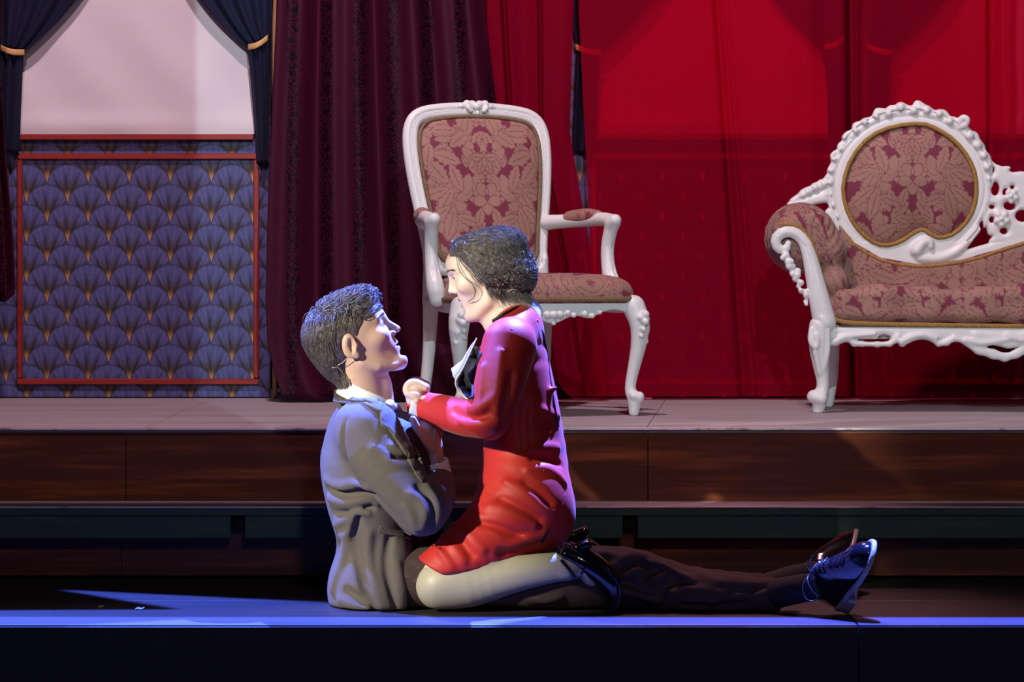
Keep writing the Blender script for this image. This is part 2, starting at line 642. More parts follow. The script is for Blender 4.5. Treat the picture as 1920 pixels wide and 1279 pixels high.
slab('edge_strip', (XL, D_BOARD - 0.003, Z_STEP - 0.004), (XR, D_BOARD + 0.002, Z_STEP + 0.0005), M_EDGE, st, 0.0008)

pf = empty('stage_platform', (0, D_RISER, 0), label='raised platform with mauve deck and stained wood front', cat='platform')
for (a, b) in ((XL, -1.05), (-1.0485, JX - 0.001), (JX + 0.001, XR)):
    slab('riser_panel', (a, D_RISER, 0.0), (b, D_RISER + 0.02, Z_PLAT - 0.012), M_RISER, pf, 0.001)
slab('edge_strip', (XL, D_RISER - 0.004, Z_PLAT - 0.006), (XR, D_RISER + 0.006, Z_PLAT), M_EDGE, pf, 0.001)
# deck panels with one slanting joint
dk = [((XL, -1.05), (XL, -1.05)), ((-1.048, -1.048), None)]
ja = np.array(flo(1213, 801, Z_PLAT)); jb = np.array(flo(1246, 752, Z_PLAT))
jf = lambda y: float(ja[0] + (jb[0] - ja[0]) * (y - ja[1]) / (jb[1] - ja[1]))
y0, y1 = D_RISER + 0.007, 12.0
for i, (xa0, xb0, xa1, xb1) in enumerate(((XL, -1.0, XL, -1.0), (-0.9985, jf(y0) - .001, -0.9985, jf(y1) - .001), (jf(y0) + .001, XR, jf(y1) + .001, XR))):
    V = [(xa0, y0, Z_PLAT - .03), (xb0, y0, Z_PLAT - .03), (xb1, y1, Z_PLAT - .03), (xa1, y1, Z_PLAT - .03),
         (xa0, y0, Z_PLAT), (xb0, y0, Z_PLAT), (xb1, y1, Z_PLAT), (xa1, y1, Z_PLAT)]
    MB().add(V, [(3, 2, 1, 0), (4, 5, 6, 7), (0, 1, 5, 4), (1, 2, 6, 5), (2, 3, 7, 6), (3, 0, 4, 7)]).build('deck_panel', M_PLATFORM, pf)
MB().box((XL, D_RISER + .03, Z_PLAT - .06), (XR, 12.0, Z_PLAT - .031)).build('deck_frame', M_BLACK, pf)

wb = tag(MB().box((-5, 11.6, -0.9), (5, 11.65, 4.5)).build('wall_back', M_BLACK), 'black backcloth behind the window flats', 'wall', kind='structure')

# scraps on the floor
def scrap(pxx, pyy, w, h, m, label):
    c = flo(pxx, pyy)
    V, Fs = [], []
    n = 5
    for i in range(n + 1):
        for j in range(2):
            V.append((c[0] + (i / n - .5) * w, c[1] + (j - .5) * h, 0.0012 + 0.003 * math.sin(i * 2.1) ** 2 + 0.002 * j))
    for i in range(n):
        Fs.append((i * 2, i * 2 + 2, i * 2 + 3, i * 2 + 1))
    o = mk('paper_scrap', V, Fs, m, None, origin=(c[0], c[1], 0))
    so = o.modifiers.new('t', 'SOLIDIFY'); so.thickness = 0.001
    tag(o, label, 'scrap', 'scraps lying on the stage floor')
M_PAPER = mat('yellow_paper', (0.8, 0.75, 0.35), 0.8)
M_PAPERW = mat('white_paper', (0.85, 0.85, 0.85), 0.8)
scrap(189, 1139, 0.013, 0.02, M_PAPER, 'small yellowish paper scrap on the blue-lit stage floor')
scrap(262, 1143, 0.022, 0.02, M_PAPERW, 'crumpled white paper scrap on the blue-lit stage floor')
c0 = flo(1182, 748.5, Z_PLAT)
tag(MB().tube([(c0[0] + 0.07 * t, c0[1] - .02 + .012 * math.sin(t * 5), Z_PLAT + .004) for t in np.linspace(0, 1, 9)], .0035, 6).build('cable', M_PAPERW, None, smooth=True), 'short white cable on the platform below the red curtain', 'cable')

# ------------------------------------------------------------------ window flats with scallop wallpaper
D_FLAT = 10.72
S_F = D_FLAT / F_PX


def wallpaper():
    m = bpy.data.materials.new('scallop_wallpaper')
    m.use_nodes = True
    nt = m.node_tree
    b = nt.nodes['Principled BSDF']
    b.inputs['Roughness'].default_value = 0.62
    tc = nt.nodes.new('ShaderNodeTexCoord')
    sep = nt.nodes.new('ShaderNodeSeparateXYZ')
    nt.links.new(tc.outputs['Object'], sep.inputs[0])
    x, z = E(nt, sep.outputs[0]), E(nt, sep.outputs[2])
    Pp, Q = 77 * S_F, 75 * S_F
    u = (x - (11.3 - 262) * S_F) / Pp
    z0 = float(P(0, 346, D_FLAT)[2]) - Z_PLAT
    v = (z * -1.0 + z0) / Q
    k = (v * 2.0).m('FLOOR') + 1.0
    par = k.m('FLOORED_MODULO', 2.0)
    dxa = (u + par * 0.5).m('FLOORED_MODULO', 1.0) - 0.5
    dya = v - k * 0.5
    ra = (dxa * dxa + dya * dya).m('SQRT')
    ins = ra.m('LESS_THAN', 0.5)
    dxb = (u + par * 0.5 + 0.5).m('FLOORED_MODULO', 1.0) - 0.5
    dyb = dya + 0.5
    dx = dxa * ins + dxb * (1.0 - ins)
    dy = dya * ins + dyb * (1.0 - ins)
    rr = (dx * dx + (dy.m('MINIMUM', 0.0)) * (dy.m('MINIMUM', 0.0))).m('SQRT')
    hb = dy * -1.0 + 0.5                                   # height above the fan's foot, 0..1
    rho = (dx * dx + hb * hb).m('SQRT')
    phi = dx.m('ARCTAN2', hb + 0.03)
    nz = nt.nodes.new('ShaderNodeTexNoise'); nz.inputs['Scale'].default_value = 55
    nt.links.new(tc.outputs['Object'], nz.inputs['Vector'])
    noise = E(nt, nz.outputs['Fac'])
    streak = ((phi * 17.0 + noise * 2.2).m('COSINE') * 0.5 + 0.5)
    streak2 = ((phi * 41.0 + noise * 3.0).m('COSINE') * 0.5 + 0.5)
    blue_amt = rho.step(0.36, 0.74)
    dark = (1.0 - streak.m('POWER', 3.0) * (1.0 - rho.step(0.55, 0.95)) * 0.8) * (streak2 * 0.25 + 0.78)
    edge = (1.0 - rr.step(0.455, 0.5) * 0.62) * (ra.step(0.5, 0.60) * 0.45 + 0.55 + ins * 0.45).m('MINIMUM', 1.0)
    gold = (1.0 - rho.step(0.10, 0.40)) * (1.0 - dx.m('ABSOLUTE').step(0.035, 0.085))
    def mix(f, a, bb):
        n = nt.nodes.new('ShaderNodeMix'); n.data_type = 'RGBA'
        nt.links.new(f.s, n.inputs[0])
        for i, c in ((6, a), (7, bb)):
            if isinstance(c, tuple):
                n.inputs[i].default_value = (*c, 1)
            else:
                nt.links.new(c, n.inputs[i])
        return n.outputs[2]
    c = mix(blue_amt, (0.060, 0.034, 0.036), (0.085, 0.092, 0.280))
    val = dark * edge * (noise * 0.5 + 0.75)
    n = nt.nodes.new('ShaderNodeVectorMath'); n.operation = 'SCALE'
    nt.links.new(c, n.inputs[0]); nt.links.new(val.s, n.inputs['Scale'])
    c = mix(gold, n.outputs[0], (0.56, 0.27, 0.06))
    nt.links.new(c, b.inputs['Base Color'])
    return m


M_WALLP = wallpaper()
M_REDWOOD = mat('red_moulding', (0.30, 0.022, 0.016), 0.35, coat=0.3, vary=((3, 3, 40), (0.16, 0.010, 0.010), 0.5, 0.7))
M_CLOTH = mat('window_cloth', (0.70, 0.66, 0.70), 0.85, bump=(5, 0.25, 0.02))
M_NAVY = mat('navy_velvet', (0.009, 0.011, 0.034), 0.75, sheen=0.04, spec=0.15, bump=(260, 0.4, 0.002))
M_BAND = mat('gold_tie_band', (0.62, 0.36, 0.14), 0.5)
M_POST = mat('brass_post', (0.35, 0.2, 0.08), 0.45)


def grid_mesh(nu, nv, fn):
    V = np.array([fn(i / nu, j / nv) for j in range(nv + 1) for i in range(nu + 1)])
    a = np.arange(nu * nv); r = a // nu; c = a % nu
    i0 = r * (nu + 1) + c
    return V, np.stack([i0, i0 + 1, i0 + nu + 2, i0 + nu + 1], 1)


def flat(cx, label, i):
    X = lambda p: (p - 262 + cx - 960.0) * S_F          # pixels measured on the flat that stands clear
    Z = lambda p: CAM_Z - (p - HORIZON) * S_F
    x0 = (cx - 960) * S_F
    root = empty('window_flat', (x0, D_FLAT, Z_PLAT), label=label, cat='stage flat')
    # parts in world metres
    MB().box((X(-8), D_FLAT, Z_PLAT + .004), (X(507), D_FLAT + .02, Z(258)), .002).build('wallpaper_panel', M_WALLP, root)
    def rail(xa, xb, ya, yb, nm, dd=0.016):
        MB().box((X(xa), D_FLAT - dd, Z(yb)), (X(xb), D_FLAT - .0005, Z(ya)), .004).build(nm, M_REDWOOD, root)
    rail(36, 477, 252, 263, 'window_sill', 0.03)
    rail(33, 486, 288, 299, 'moulding_rail'); rail(33, 486, 710, 721, 'moulding_rail')
    rail(33, 43, 299.5, 709.5, 'moulding_stile'); rail(476, 486, 299.5, 709.5, 'moulding_stile')
    def cl(u, v):
        xx = 36 + 441 * u
        yy = 251 - 560 * v
        droop = 0.010 * math.exp(-((v - .03) / .035) ** 2) * (0.7 + .3 * math.sin(u * 6))
        diag = 0.006 * math.sin((u * 3.2 + v * 3.0) * 5.2) * math.exp(-((v - .22) / .2) ** 2) + 0.006 * math.sin((u * 2 - v * 2.2) * 7)*math.exp(-((u - .95) / .2) ** 2)
        return (X(xx), D_FLAT + .016 - droop - diag * .7, Z(yy))
    V, Fs = grid_mesh(90, 80, cl)
    o = mk('window_cloth', V, Fs, M_CLOTH, root)
    for xa, xb in ((-8, 35), (478, 507)):
        MB().box((X(xa), D_FLAT, Z(257.5)), (X(xb), D_FLAT + .02, Z(-320)), .002).build('side_panel', M_WALLP, root)
    if i == 0:
        MB().box((X(511), D_FLAT - .01, Z_PLAT + .004), (X(519), D_FLAT + .02, Z(-320)), .003).build('post', M_POST, root)
    return X, Z


def drape(X, Z, outer, inner_top, knot, tail, label, grp):
    """a tied-back navy drape: outer = x of its hanging edge, knot = (xa, ya, xb, yb) of the tie band, tail = (xa, xb, y)"""
    xa, ya, xb, yb = knot
    lo_x, hi_x, y_end = tail
    root = empty('window_drape', (X(outer), D_FLAT - .05, Z(-300)), label=label, cat='drape', group=grp)
    def swag(u, v):
        # v 0 at the top, 1 at the band
        e = v ** 2.4
        yt = -300
        o_x = outer + (xa - outer) * v ** 6
        i_x = inner_top + (xb - inner_top) * (1 - (1 - v) ** 1.0) ** 0.72
        if v > 0:
            i_x = xb + (inner_top - xb) * (1 - v ** 1.9) ** 0.9
        yy = yt + ((ya + (yb - ya) * u) - yt) * v
        xx = o_x + (i_x - o_x) * u
        w = math.sin(u * 26 + 2 * math.sin(v * 3)) * (0.014 * (1 - v) + .006)
        return (X(xx), D_FLAT - .034 - w - .008 * math.sin(math.pi * u), Z(yy))
    V, Fs = grid_mesh(60, 50, swag)
    o = mk('swag', V, Fs, M_NAVY, root); m = o.modifiers.new('s', 'SOLIDIFY'); m.thickness = .003
    def tl(u, v):
        y_top = ya + (yb - ya) * u
        xx = (xa + (xb - xa) * u) * (1 - v ** .8) + (lo_x + (hi_x - lo_x) * u) * v ** .8
        yy = y_top + (y_end - y_top) * v
        w = math.sin(u * 17 + v) * .009
        return (X(xx), D_FLAT - .040 - w - .008 * math.sin(math.pi * u), Z(yy))
    V, Fs = grid_mesh(40, 40, tl)
    o = mk('tail', V, Fs, M_NAVY, root); m = o.modifiers.new('s', 'SOLIDIFY'); m.thickness = .003
    def bd(u, v):
        xx = xa - 3 + (xb - xa + 6) * u
        yy = ya + (yb - ya) * u + 5 * math.sin(math.pi * u) + (v - .5) * 11
        return (X(xx), D_FLAT - .070 + .02 * (2 * u - 1) ** 2, Z(yy))
    V, Fs = grid_mesh(20, 3, bd)
    o = mk('tie_band', V, Fs, M_BAND, root, ); m = o.modifiers.new('s', 'SOLIDIFY'); m.thickness = .004


for i, (cx, lab) in enumerate(((262, 'window flat with scallop wallpaper left uncovered by the curtains'),
                               (1338, 'window flat with scallop wallpaper behind the broad red sheer curtain'),
                               (1883, 'window flat with scallop wallpaper behind the red sheer curtain and sofa'))):
    X, Z = flat(cx, lab, i)
    wh = ('of the uncovered window', 'behind the broad red sheer', 'behind the red sheer above the sofa')[i]
    drape(X, Z, -16, 262, (6, 89, 46, 100), (-2, 40, 285), 'navy drape tied back at the left side ' + wh, 'navy window drapes')
    drape(X, Z, 515, 262, (508, 73, 464, 90), (506, 484, 306), 'navy drape tied back at the right side ' + wh, 'navy window drapes')

# ------------------------------------------------------------------ curtains
def sheer_mat():
    m = bpy.data.materials.new('red_sheer')
    m.use_nodes = True
    nt = m.node_tree
    out = nt.nodes['Material Output']
    b = nt.nodes['Principled BSDF']
    b.inputs['Base Color'].default_value = (0.36, 0.001, 0.026, 1)
    b.inputs['Roughness'].default_value = 0.6
    b.inputs['Specular IOR Level'].default_value = 0.03
    tl = nt.nodes.new('ShaderNodeBsdfTranslucent'); tl.inputs[0].default_value = (0.5, 0.002, 0.02, 1)
    tr = nt.nodes.new('ShaderNodeBsdfTransparent'); tr.inputs[0].default_value = (0.95, 0.05, 0.12, 1)
    m1 = nt.nodes.new('ShaderNodeMixShader'); m1.inputs[0].default_value = 0.2
    m2 = nt.nodes.new('ShaderNodeMixShader'); m2.inputs[0].default_value = 0.48
    nt.links.new(b.outputs[0], m1.inputs[1]); nt.links.new(tl.outputs[0], m1.inputs[2])
    nt.links.new(m1.outputs[0], m2.inputs[1]); nt.links.new(tr.outputs[0], m2.inputs[2])
    nt.links.new(m2.outputs[0], out.inputs['Surface'])
    return m


def maroon_mat():
    m = mat('maroon_brocade', (0.046, 0.003, 0.017), 0.6, spec=0.12)
    nt = m.node_tree
    b = nt.nodes['Principled BSDF']
    tc = nt.nodes.new('ShaderNodeTexCoord')
    mp = nt.nodes.new('ShaderNodeMapping'); mp.inputs['Scale'].default_value = (95, 8, 75)
    nt.links.new(tc.outputs['Object'], mp.inputs[0])
    vo = nt.nodes.new('ShaderNodeTexVoronoi'); vo.feature = 'DISTANCE_TO_EDGE'; vo.inputs['Scale'].default_value = 1.0
    nt.links.new(mp.outputs[0], vo.inputs['Vector'])
    f = E(nt, vo.outputs['Distance']).step(0.04, 0.16)
    sp = nt.nodes.new('ShaderNodeSeparateXYZ'); nt.links.new(tc.outputs['Object'], sp.inputs[0])
    band = (E(nt, sp.outputs[0]) * 58.0 + 0.9).m('COSINE').step(-0.1, 0.75)   # woven pattern in upright bands
    g = (1.0 - f) * band
    mx = nt.nodes.new('ShaderNodeMix'); mx.data_type = 'RGBA'
    nt.links.new(g.s, mx.inputs[0])
    mx.inputs[6].default_value = (0.046, 0.003, 0.017, 1); mx.inputs[7].default_value = (0.004, 0.001, 0.003, 1)
    nt.links.new(mx.outputs[2], b.inputs['Base Color'])
    return m


M_SHEER = sheer_mat()
M_MAROON = maroon_mat()


def lerp_tab(tab, y):
    ys = [t[0] for t in tab]
    return tuple(float(np.interp(y, ys, [t[i] for t in tab])) for i in range(1, len(tab[0])))


def curtain(name, d, tab, y_top, y_bot, folds, m, label, cat='curtain', group=None, nu=140, nv=60, thick=0.0):
    """tab rows (y, x_left, x_right); folds(u, v) -> metres toward the audience"""
    s = d / F_PX
    xl, xr = lerp_tab(tab, y_bot)
    def fn(u, v):
        y = y_top + (y_bot - y_top) * v
        a, b = lerp_tab(tab, y)
        return ((a + (b - a) * u - 960) * s, d - folds(u, v), CAM_Z - (y - HORIZON) * s)
    V, Fs = grid_mesh(nu, nv, fn)
    o = mk(name, V, Fs, m, None, origin=((0.5 * (xl + xr) - 960) * s, d, CAM_Z - (y_bot - HORIZON) * s))
    if thick:
        so = o.modifiers.new('s', 'SOLIDIFY'); so.thickness = thick
    return tag(o, label, cat, group)


def gfold(u, c, w, a):
    return a * math.exp(-((u - c) / w) ** 2)


def f_left(u, v):
    return .012 * math.sin(u * 9 + .4) + .004 * math.sin(u * 21 + 1.5 * v) - gfold(u, .30 + .0 * v, .025, .035) - gfold(u, .66, .02, .03)
curtain('sheer_curtain', 10.50, [(-330, 880, 1080), (0, 888, 1076), (190, 905, 1070), (250, 912, 1068), (380, 935, 1091), (500, 960, 1113), (745, 1008, 1140)], -330, 743,
        f_left, M_SHEER, 'narrow red sheer curtain slanting behind the white armchair', group='red sheer curtains')


def f_mid(u, v):
    return .009 * math.sin(u * 7 + .8 * v) + .002 * math.sin(u * 17 + 2.2 * v) - gfold(u, .502 + .09 * max(0, v - .3), .008 + .012 * v, .03) \
        - gfold(u, .53 + .13 * max(0, v - .3), .012, .012) + gfold(u, .82, .05, .02) - gfold(u, .99, .02, .05)
curtain('sheer_curtain', 10.58, [(-330, 1082, 1604), (0, 1084, 1603), (400, 1104, 1606), (745, 1118, 1612)], -330, 743,
        f_mid, M_SHEER, 'broad red sheer curtain hanging between the armchair and the sofa', group='red sheer curtains', nu=260)


def f_right(u, v):
    return .008 * math.sin(u * 6 + 1.0) + .002 * math.sin(u * 14 + 1.2 * v) - gfold(u, .01, .03, .05) - gfold(u, .985, .02, .04)
curtain('sheer_curtain', 10.56, [(-330, 1604, 1862), (0, 1604, 1860), (745, 1606, 1866)], -330, 743,
        f_right, M_SHEER, 'red sheer curtain hanging behind the oval sofa back', group='red sheer curtains')
curtain('sheer_curtain', 10.48, [(-330, 1858, 2300), (745, 1854, 2300)], -330, 743,
        f_right, M_SHEER, 'red sheer curtain behind the openwork of the sofa', group='red sheer curtains')


def f_mar(u, v):
    return .030 * math.sin(u * 22 + .5) + .016 * math.sin(u * 47 + 1.6 + .8 * v) + .012 * math.sin(u * 11 + v)
curtain('brocade_curtain', 10.38, [(-330, 524, 905), (0, 522, 905), (200, 512, 930), (400, 504, 960), (560, 500, 985), (640, 503, 1000), (700, 516, 1030), (735, 528, 1060), (750, 545, 1075)], -330, 749,
        f_mar, M_MAROON, 'dark maroon brocade curtain behind the seated man', group='maroon curtains', nu=220, nv=70, thick=.004)
curtain('brocade_curtain', 10.50, [(-330, -120, 8), (0, -120, 6), (120, -120, 2), (300, -120, 14), (450, -120, 27), (550, -120, 31), (565, -120, 12)], -330, 566,
        lambda u, v: .02 * math.sin(u * 20), M_MAROON, 'maroon curtain end hanging at the uncovered window flat', group='maroon curtains', thick=.004)
# ------------------------------------------------------------------ damask print
def build_leaves():
    rnd = random.Random(11)
    L = []
    def leaf(x, y, l, w, a, t=0):
        L.append((x, y, l, w, math.radians(a), t))
    for _ in range(92):                              # small background leaves
        leaf(rnd.uniform(0, .5), rnd.uniform(0, 1), rnd.uniform(.05, .10), rnd.uniform(.030, .055), rnd.uniform(-180, 180), 1)
    for k, (x, y, l, w, a) in enumerate([
            (.34, .50, .17, .05, 60), (.40, .58, .15, .05, 40), (.30, .62, .15, .05, 75), (.42, .44, .14, .05, 20),
            (.38, .30, .13, .06, -50), (.30, .22, .12, .06, -20), (.44, .20, .10, .05, 80), (.24, .34, .12, .05, -70),
            (.22, .80, .13, .06, 30), (.33, .86, .12, .055, 10), (.40, .78, .11, .05, -30), (.45, .92, .09, .05, 60),
            (.10, .66, .10, .045, 40), (.16, .60, .11, .045, -20), (.07, .58, .08, .04, 75), (.14, .92, .10, .05, -40), (.18, .10, .12, .055, 35), (.30, .05, .11, .05, 0), (.10, .02, .09, .05, 70)]):
        leaf(x, y, l, w, a)
    for a in (90, 52, 18, -12):                      # palmette
        leaf(.055 * math.cos(math.radians(a)), .73 + .055 * math.sin(math.radians(a)), .085, .040, a)
    for a in (90, 128 - 90, -6, 62):                 # top bud
        leaf(.05 * math.cos(math.radians(a)), .22 + .05 * math.sin(math.radians(a)), .075, .036, a)
    for a in (90, 18, -54):                          # five-petal flower
        leaf(.06 * math.cos(math.radians(a)), .46 + .06 * math.sin(math.radians(a)), .062, .046, a, 2)
    return L


LEAVES = build_leaves()
C_LIGHT = np.array([0.36, 0.185, 0.145])
C_DARK = np.array([0.185, 0.022, 0.052])


def damask(u, v, tile=0.36):
    """cloth colour for cloth coordinates in metres; the print mirrors about u = 0 and repeats"""
    x = (u / tile + .5) % 1.0 - .5
    x = np.abs(x)
    y = (v / (tile * 1.25)) % 1.0
    m = np.ones(len(u))
    for (cx, cy, l, w, a, t) in LEAVES:
        for oy in (-1, 0, 1):
            for sx in ((1, -1) if cx < .14 else (1,)):
                dx, dy = x * sx - cx, (y + oy - cy) * 1.25
                px_ = dx * math.cos(a) + dy * math.sin(a)
                py_ = -dx * math.sin(a) + dy * math.cos(a)
                near = (np.abs(px_) < l + .01) & (np.abs(py_) < w + .01)
                if not near.any():
                    continue
                q = px_[near] / l
                val = (1 - q * q) * w * (1 + .12 * np.cos(q * 18)) - np.abs(py_[near])
                if t == 2:
                    val = w - np.hypot(px_[near] * w / l, py_[near])
                mm = m[near]
                mm = np.where(val > .0055, 0.0, np.where(val > 0, .8, mm))
                if t == 0:
                    mm = np.where((val > .004) & (np.abs(py_[near]) < .0035) & (np.abs(q) < .6), .7, mm)
                m[near] = mm
    r = np.hypot(x, (y - .46) * 1.25)
    m = np.where((r > .012) & (r < .022), .9, m)
    n = .5 + .5 * np.sin(u * 37 + 2 * np.sin(v * 29))
    base = C_LIGHT * (0.93 + .1 * n[:, None])
    return base * (1 - m[:, None]) + C_DARK * m[:, None]


def sd_poly(x, z, poly):
    """signed distance to a closed polygon (negative inside)"""
    poly = np.asarray(poly, float)
    d = np.full(len(x), 1e9, F32)
    for a, b in zip(poly, np.roll(poly, -1, 0)):
        ex, ez = b - a
        wx, wz = x - a[0], z - a[1]
        t = np.clip((wx * ex + wz * ez) / max(ex * ex + ez * ez, 1e-12), 0, 1)
        d = np.minimum(d, np.hypot(wx - ex * t, wz - ez * t))
    return np.where(inside_poly(x, z, poly), -d, d).astype(F32)


def smooth_poly(poly, n=2, closed=True):
    """Chaikin corner cutting"""
    p = [np.array(q, float) for q in poly]
    for _ in range(n):
        q = []
        m = len(p)
        rng = range(m) if closed else range(m - 1)
        if not closed:
            q.append(p[0])
        for i in rng:
            a, b = p[i], p[(i + 1) % m]
            q += [a * .75 + b * .25, a * .25 + b * .75]
        if not closed:
            q.append(p[-1])
        p = q
    return [tuple(a) for a in p]


def sculpt(name, f, lo, hi, h, m, parent, local=False, cmap=None, label=None, decimate=None):
    V, Fs = nets(f, lo, hi, h)
    o = mk(name, V, Fs, m, parent, local=local, col=cmap(V) if cmap else None)
    if label:
        o['label'] = label
    return o


# ------------------------------------------------------------------ the armchair (its own axes: front is -y)
ch = empty('armchair', (0.006, 9.54, Z_PLAT), math.radians(23), label='white carved armchair with damask upholstery beside the red curtain', cat='armchair')
yb = lambda z: 0.205 + (z - .40) * 0.20                     # the back leans
half_frame = [(.0, .432), (.12, .432), (.176, .440), (.184, .52), (.197, .60), (.213, .70), (.222, .80), (.216, .865), (.190, .900), (.13, .914), (.0, .922)]
loop = half_frame + [(-x, z) for x, z in half_frame[-2:0:-1]]
loop = smooth_poly(loop, 2)
cl_loop = loop + loop[:1]


def f_backframe(p):
    pts = [(x, yb(z), z, .0245) for x, z in cl_loop]
    f = chain(p, pts, 0, .72)
    for sx in (-1, 1):                                     # posts running down to the seat
        f = smin(f, chain(p, [(sx * .180, yb(.46), .46, .023), (sx * .188, .21, .33, .022)]), .01)
    gx = np.sqrt((p[:, 1] - (np.float32(.205) + (p[:, 2] - .40) * .20) + .0185) ** 2 + sd_loop2(p) ** 2) - .0040
    return smax(f, -gx, .003)


_lp = np.array(cl_loop)


def sd_loop2(p, off=.004):
    return np.abs(sd_poly(p[:, 0], p[:, 2], loop)) - off


sculpt('back_frame', f_backframe, (-.27, .13, .30), (.27, .38, .96), .0036, M_WHITE, ch, True)
inner = [(x * .885, .675 + (z - .675) * .905) for x, z in loop]


def f_backpad(p):
    s = sd_poly(p[:, 0], p[:, 2], inner)
    y = p[:, 1] - (.205 + (p[:, 2] - .40) * .20)
    th = .012 + .030 * np.sqrt(np.clip(-s / .11, 0, 1))
    return smax(s, np.abs(y + .004) - th, .008)


sculpt('back_cushion', f_backpad, (-.24, .13, .42), (.24, .38, .93), .0024, M_DAMASK, ch, True, lambda V: damask(V[:, 0], -(V[:, 2] - .86) + .02, .40))
MB().tube([(x * .90, yb(z) - .022, .675 + (z - .675) * .918) for x, z in cl_loop], .0062, 8, False).build('back_braid', M_BRAID_TAN, ch, True, local=True)


def blobs(p, items, k=.006):
    f = None
    for (x, y, z, r) in items:
        g = np.sqrt((p[:, 0] - x) ** 2 + (p[:, 1] - y) ** 2 + (p[:, 2] - z) ** 2) - r
        f = g if f is None else smin(f, g, k)
    return f


def f_crest(p):
    y = yb(.93) - .012
    it = []
    for s in (-1, 1):
        it += [(s * .012, y, .937, .013), (s * .030, y, .939, .012), (s * .030, y - .012, .926, .008), (s * .048, y, .932, .010), (s * .062, y, .929, .007), (s * .022, y - .012, .918, .008)]
    it += [(0, y - .008, .93, .012), (0, y - .012, .91, .007), (0, y - .012, .897, .005)]
    return blobs(p, it)


sculpt('crest_ornament', f_crest, (-.09, .27, .88), (.09, .34, .96), .0028, M_WHITE, ch, True)

seat_poly = smooth_poly([(-.275, -.275), (-.10, -.295), (.10, -.295), (.275, -.275), (.285, -.20), (.215, .19), (-.215, .19), (-.285, -.20)], 2)


def f_seat(p):
    s = sd_poly(p[:, 0], p[:, 1], seat_poly)
    r = np.clip(-s / .10, 0, 1)
    top = .362 + .056 * np.sqrt(r * (2 - r)) + .003 * np.sin(p[:, 0] * 55 + 2 * np.sin(p[:, 1] * 30)) * r
    return smax(smax(s, p[:, 2] - top, .02), .332 - p[:, 2], .004)


sculpt('seat_cushion', f_seat, (-.31, -.32, .32), (.31, .22, .45), .0034, M_DAMASK, ch, True, lambda V: damask(V[:, 0] + .02, V[:, 1] * .9 - V[:, 2] + .42, .30))
sp = [(x * 1.004, y * 1.004, .344) for x, y in seat_poly]
MB().tube(sp + sp[:1], .0085, 8, False).build('seat_braid', M_BRAID_TAN, ch, True, local=True)


def f_rail(p):
    s = sd_poly(p[:, 0], p[:, 1], [(x * .985, y * .985) for x, y in seat_poly])
    ring = smax(s, -(s + .030), .004)
    ax = np.abs(p[:, 0])
    low = .300 - .026 * np.exp(-(ax / .05) ** 2) - .012 * np.exp(-((ax - .12) / .03) ** 2) + .012 * np.exp(-((ax - .2) / .05) ** 2)
    f = smax(smax(ring, p[:, 2] - .337, .004), low - p[:, 2], .008)
    it = []
    for sx in (-1, 1):
        it += [(sx * .02, -.293, .300, .012), (sx * .045, -.293, .305, .010), (sx * .065, -.292, .298, .008), (sx * .10, -.291, .302, .010), (sx * .125, -.289, .296, .008), (sx * .15, -.287, .306, .007)]
    it += [(0, -.296, .300, .012), (0, -.293, .276, .008)]
    return smin(f, blobs(p, it, .005), .005)


sculpt('seat_rail', f_rail, (-.31, -.32, .25), (.31, .22, .35), .0036, M_WHITE, ch, True)


def f_leg(p, sx):
    f = chain(p, [(sx * .272, -.258, .322, .034), (sx * .288, -.272, .275, .031), (sx * .286, -.268, .215, .0235), (sx * .276, -.256, .15, .0185),
                  (sx * .268, -.247, .10, .016), (sx * .267, -.246, .072, .0165), (sx * .276, -.256, .052, .021), (sx * .2755, -.2545, .012, .0155)], .012)
    f = smin(f, chain(p, [(sx * .284, -.268, .056, .017), (sx * .268, -.268, .060, .012)]), .005)
    it = [(sx * .29, -.302, .30, .012), (sx * .288, -.306, .278, .011), (sx * .284, -.302, .256, .009), (sx * .296, -.298, .285, .010), (sx * .28, -.298, .236, .007), (sx * .3, -.29, .25, .008), (sx * .275, -.30, .29, .009), (sx * .302, -.285, .22, .006)]
    f = smin(f, blobs(p, it, .004), .005)
    return smax(f, -p[:, 2], .002)


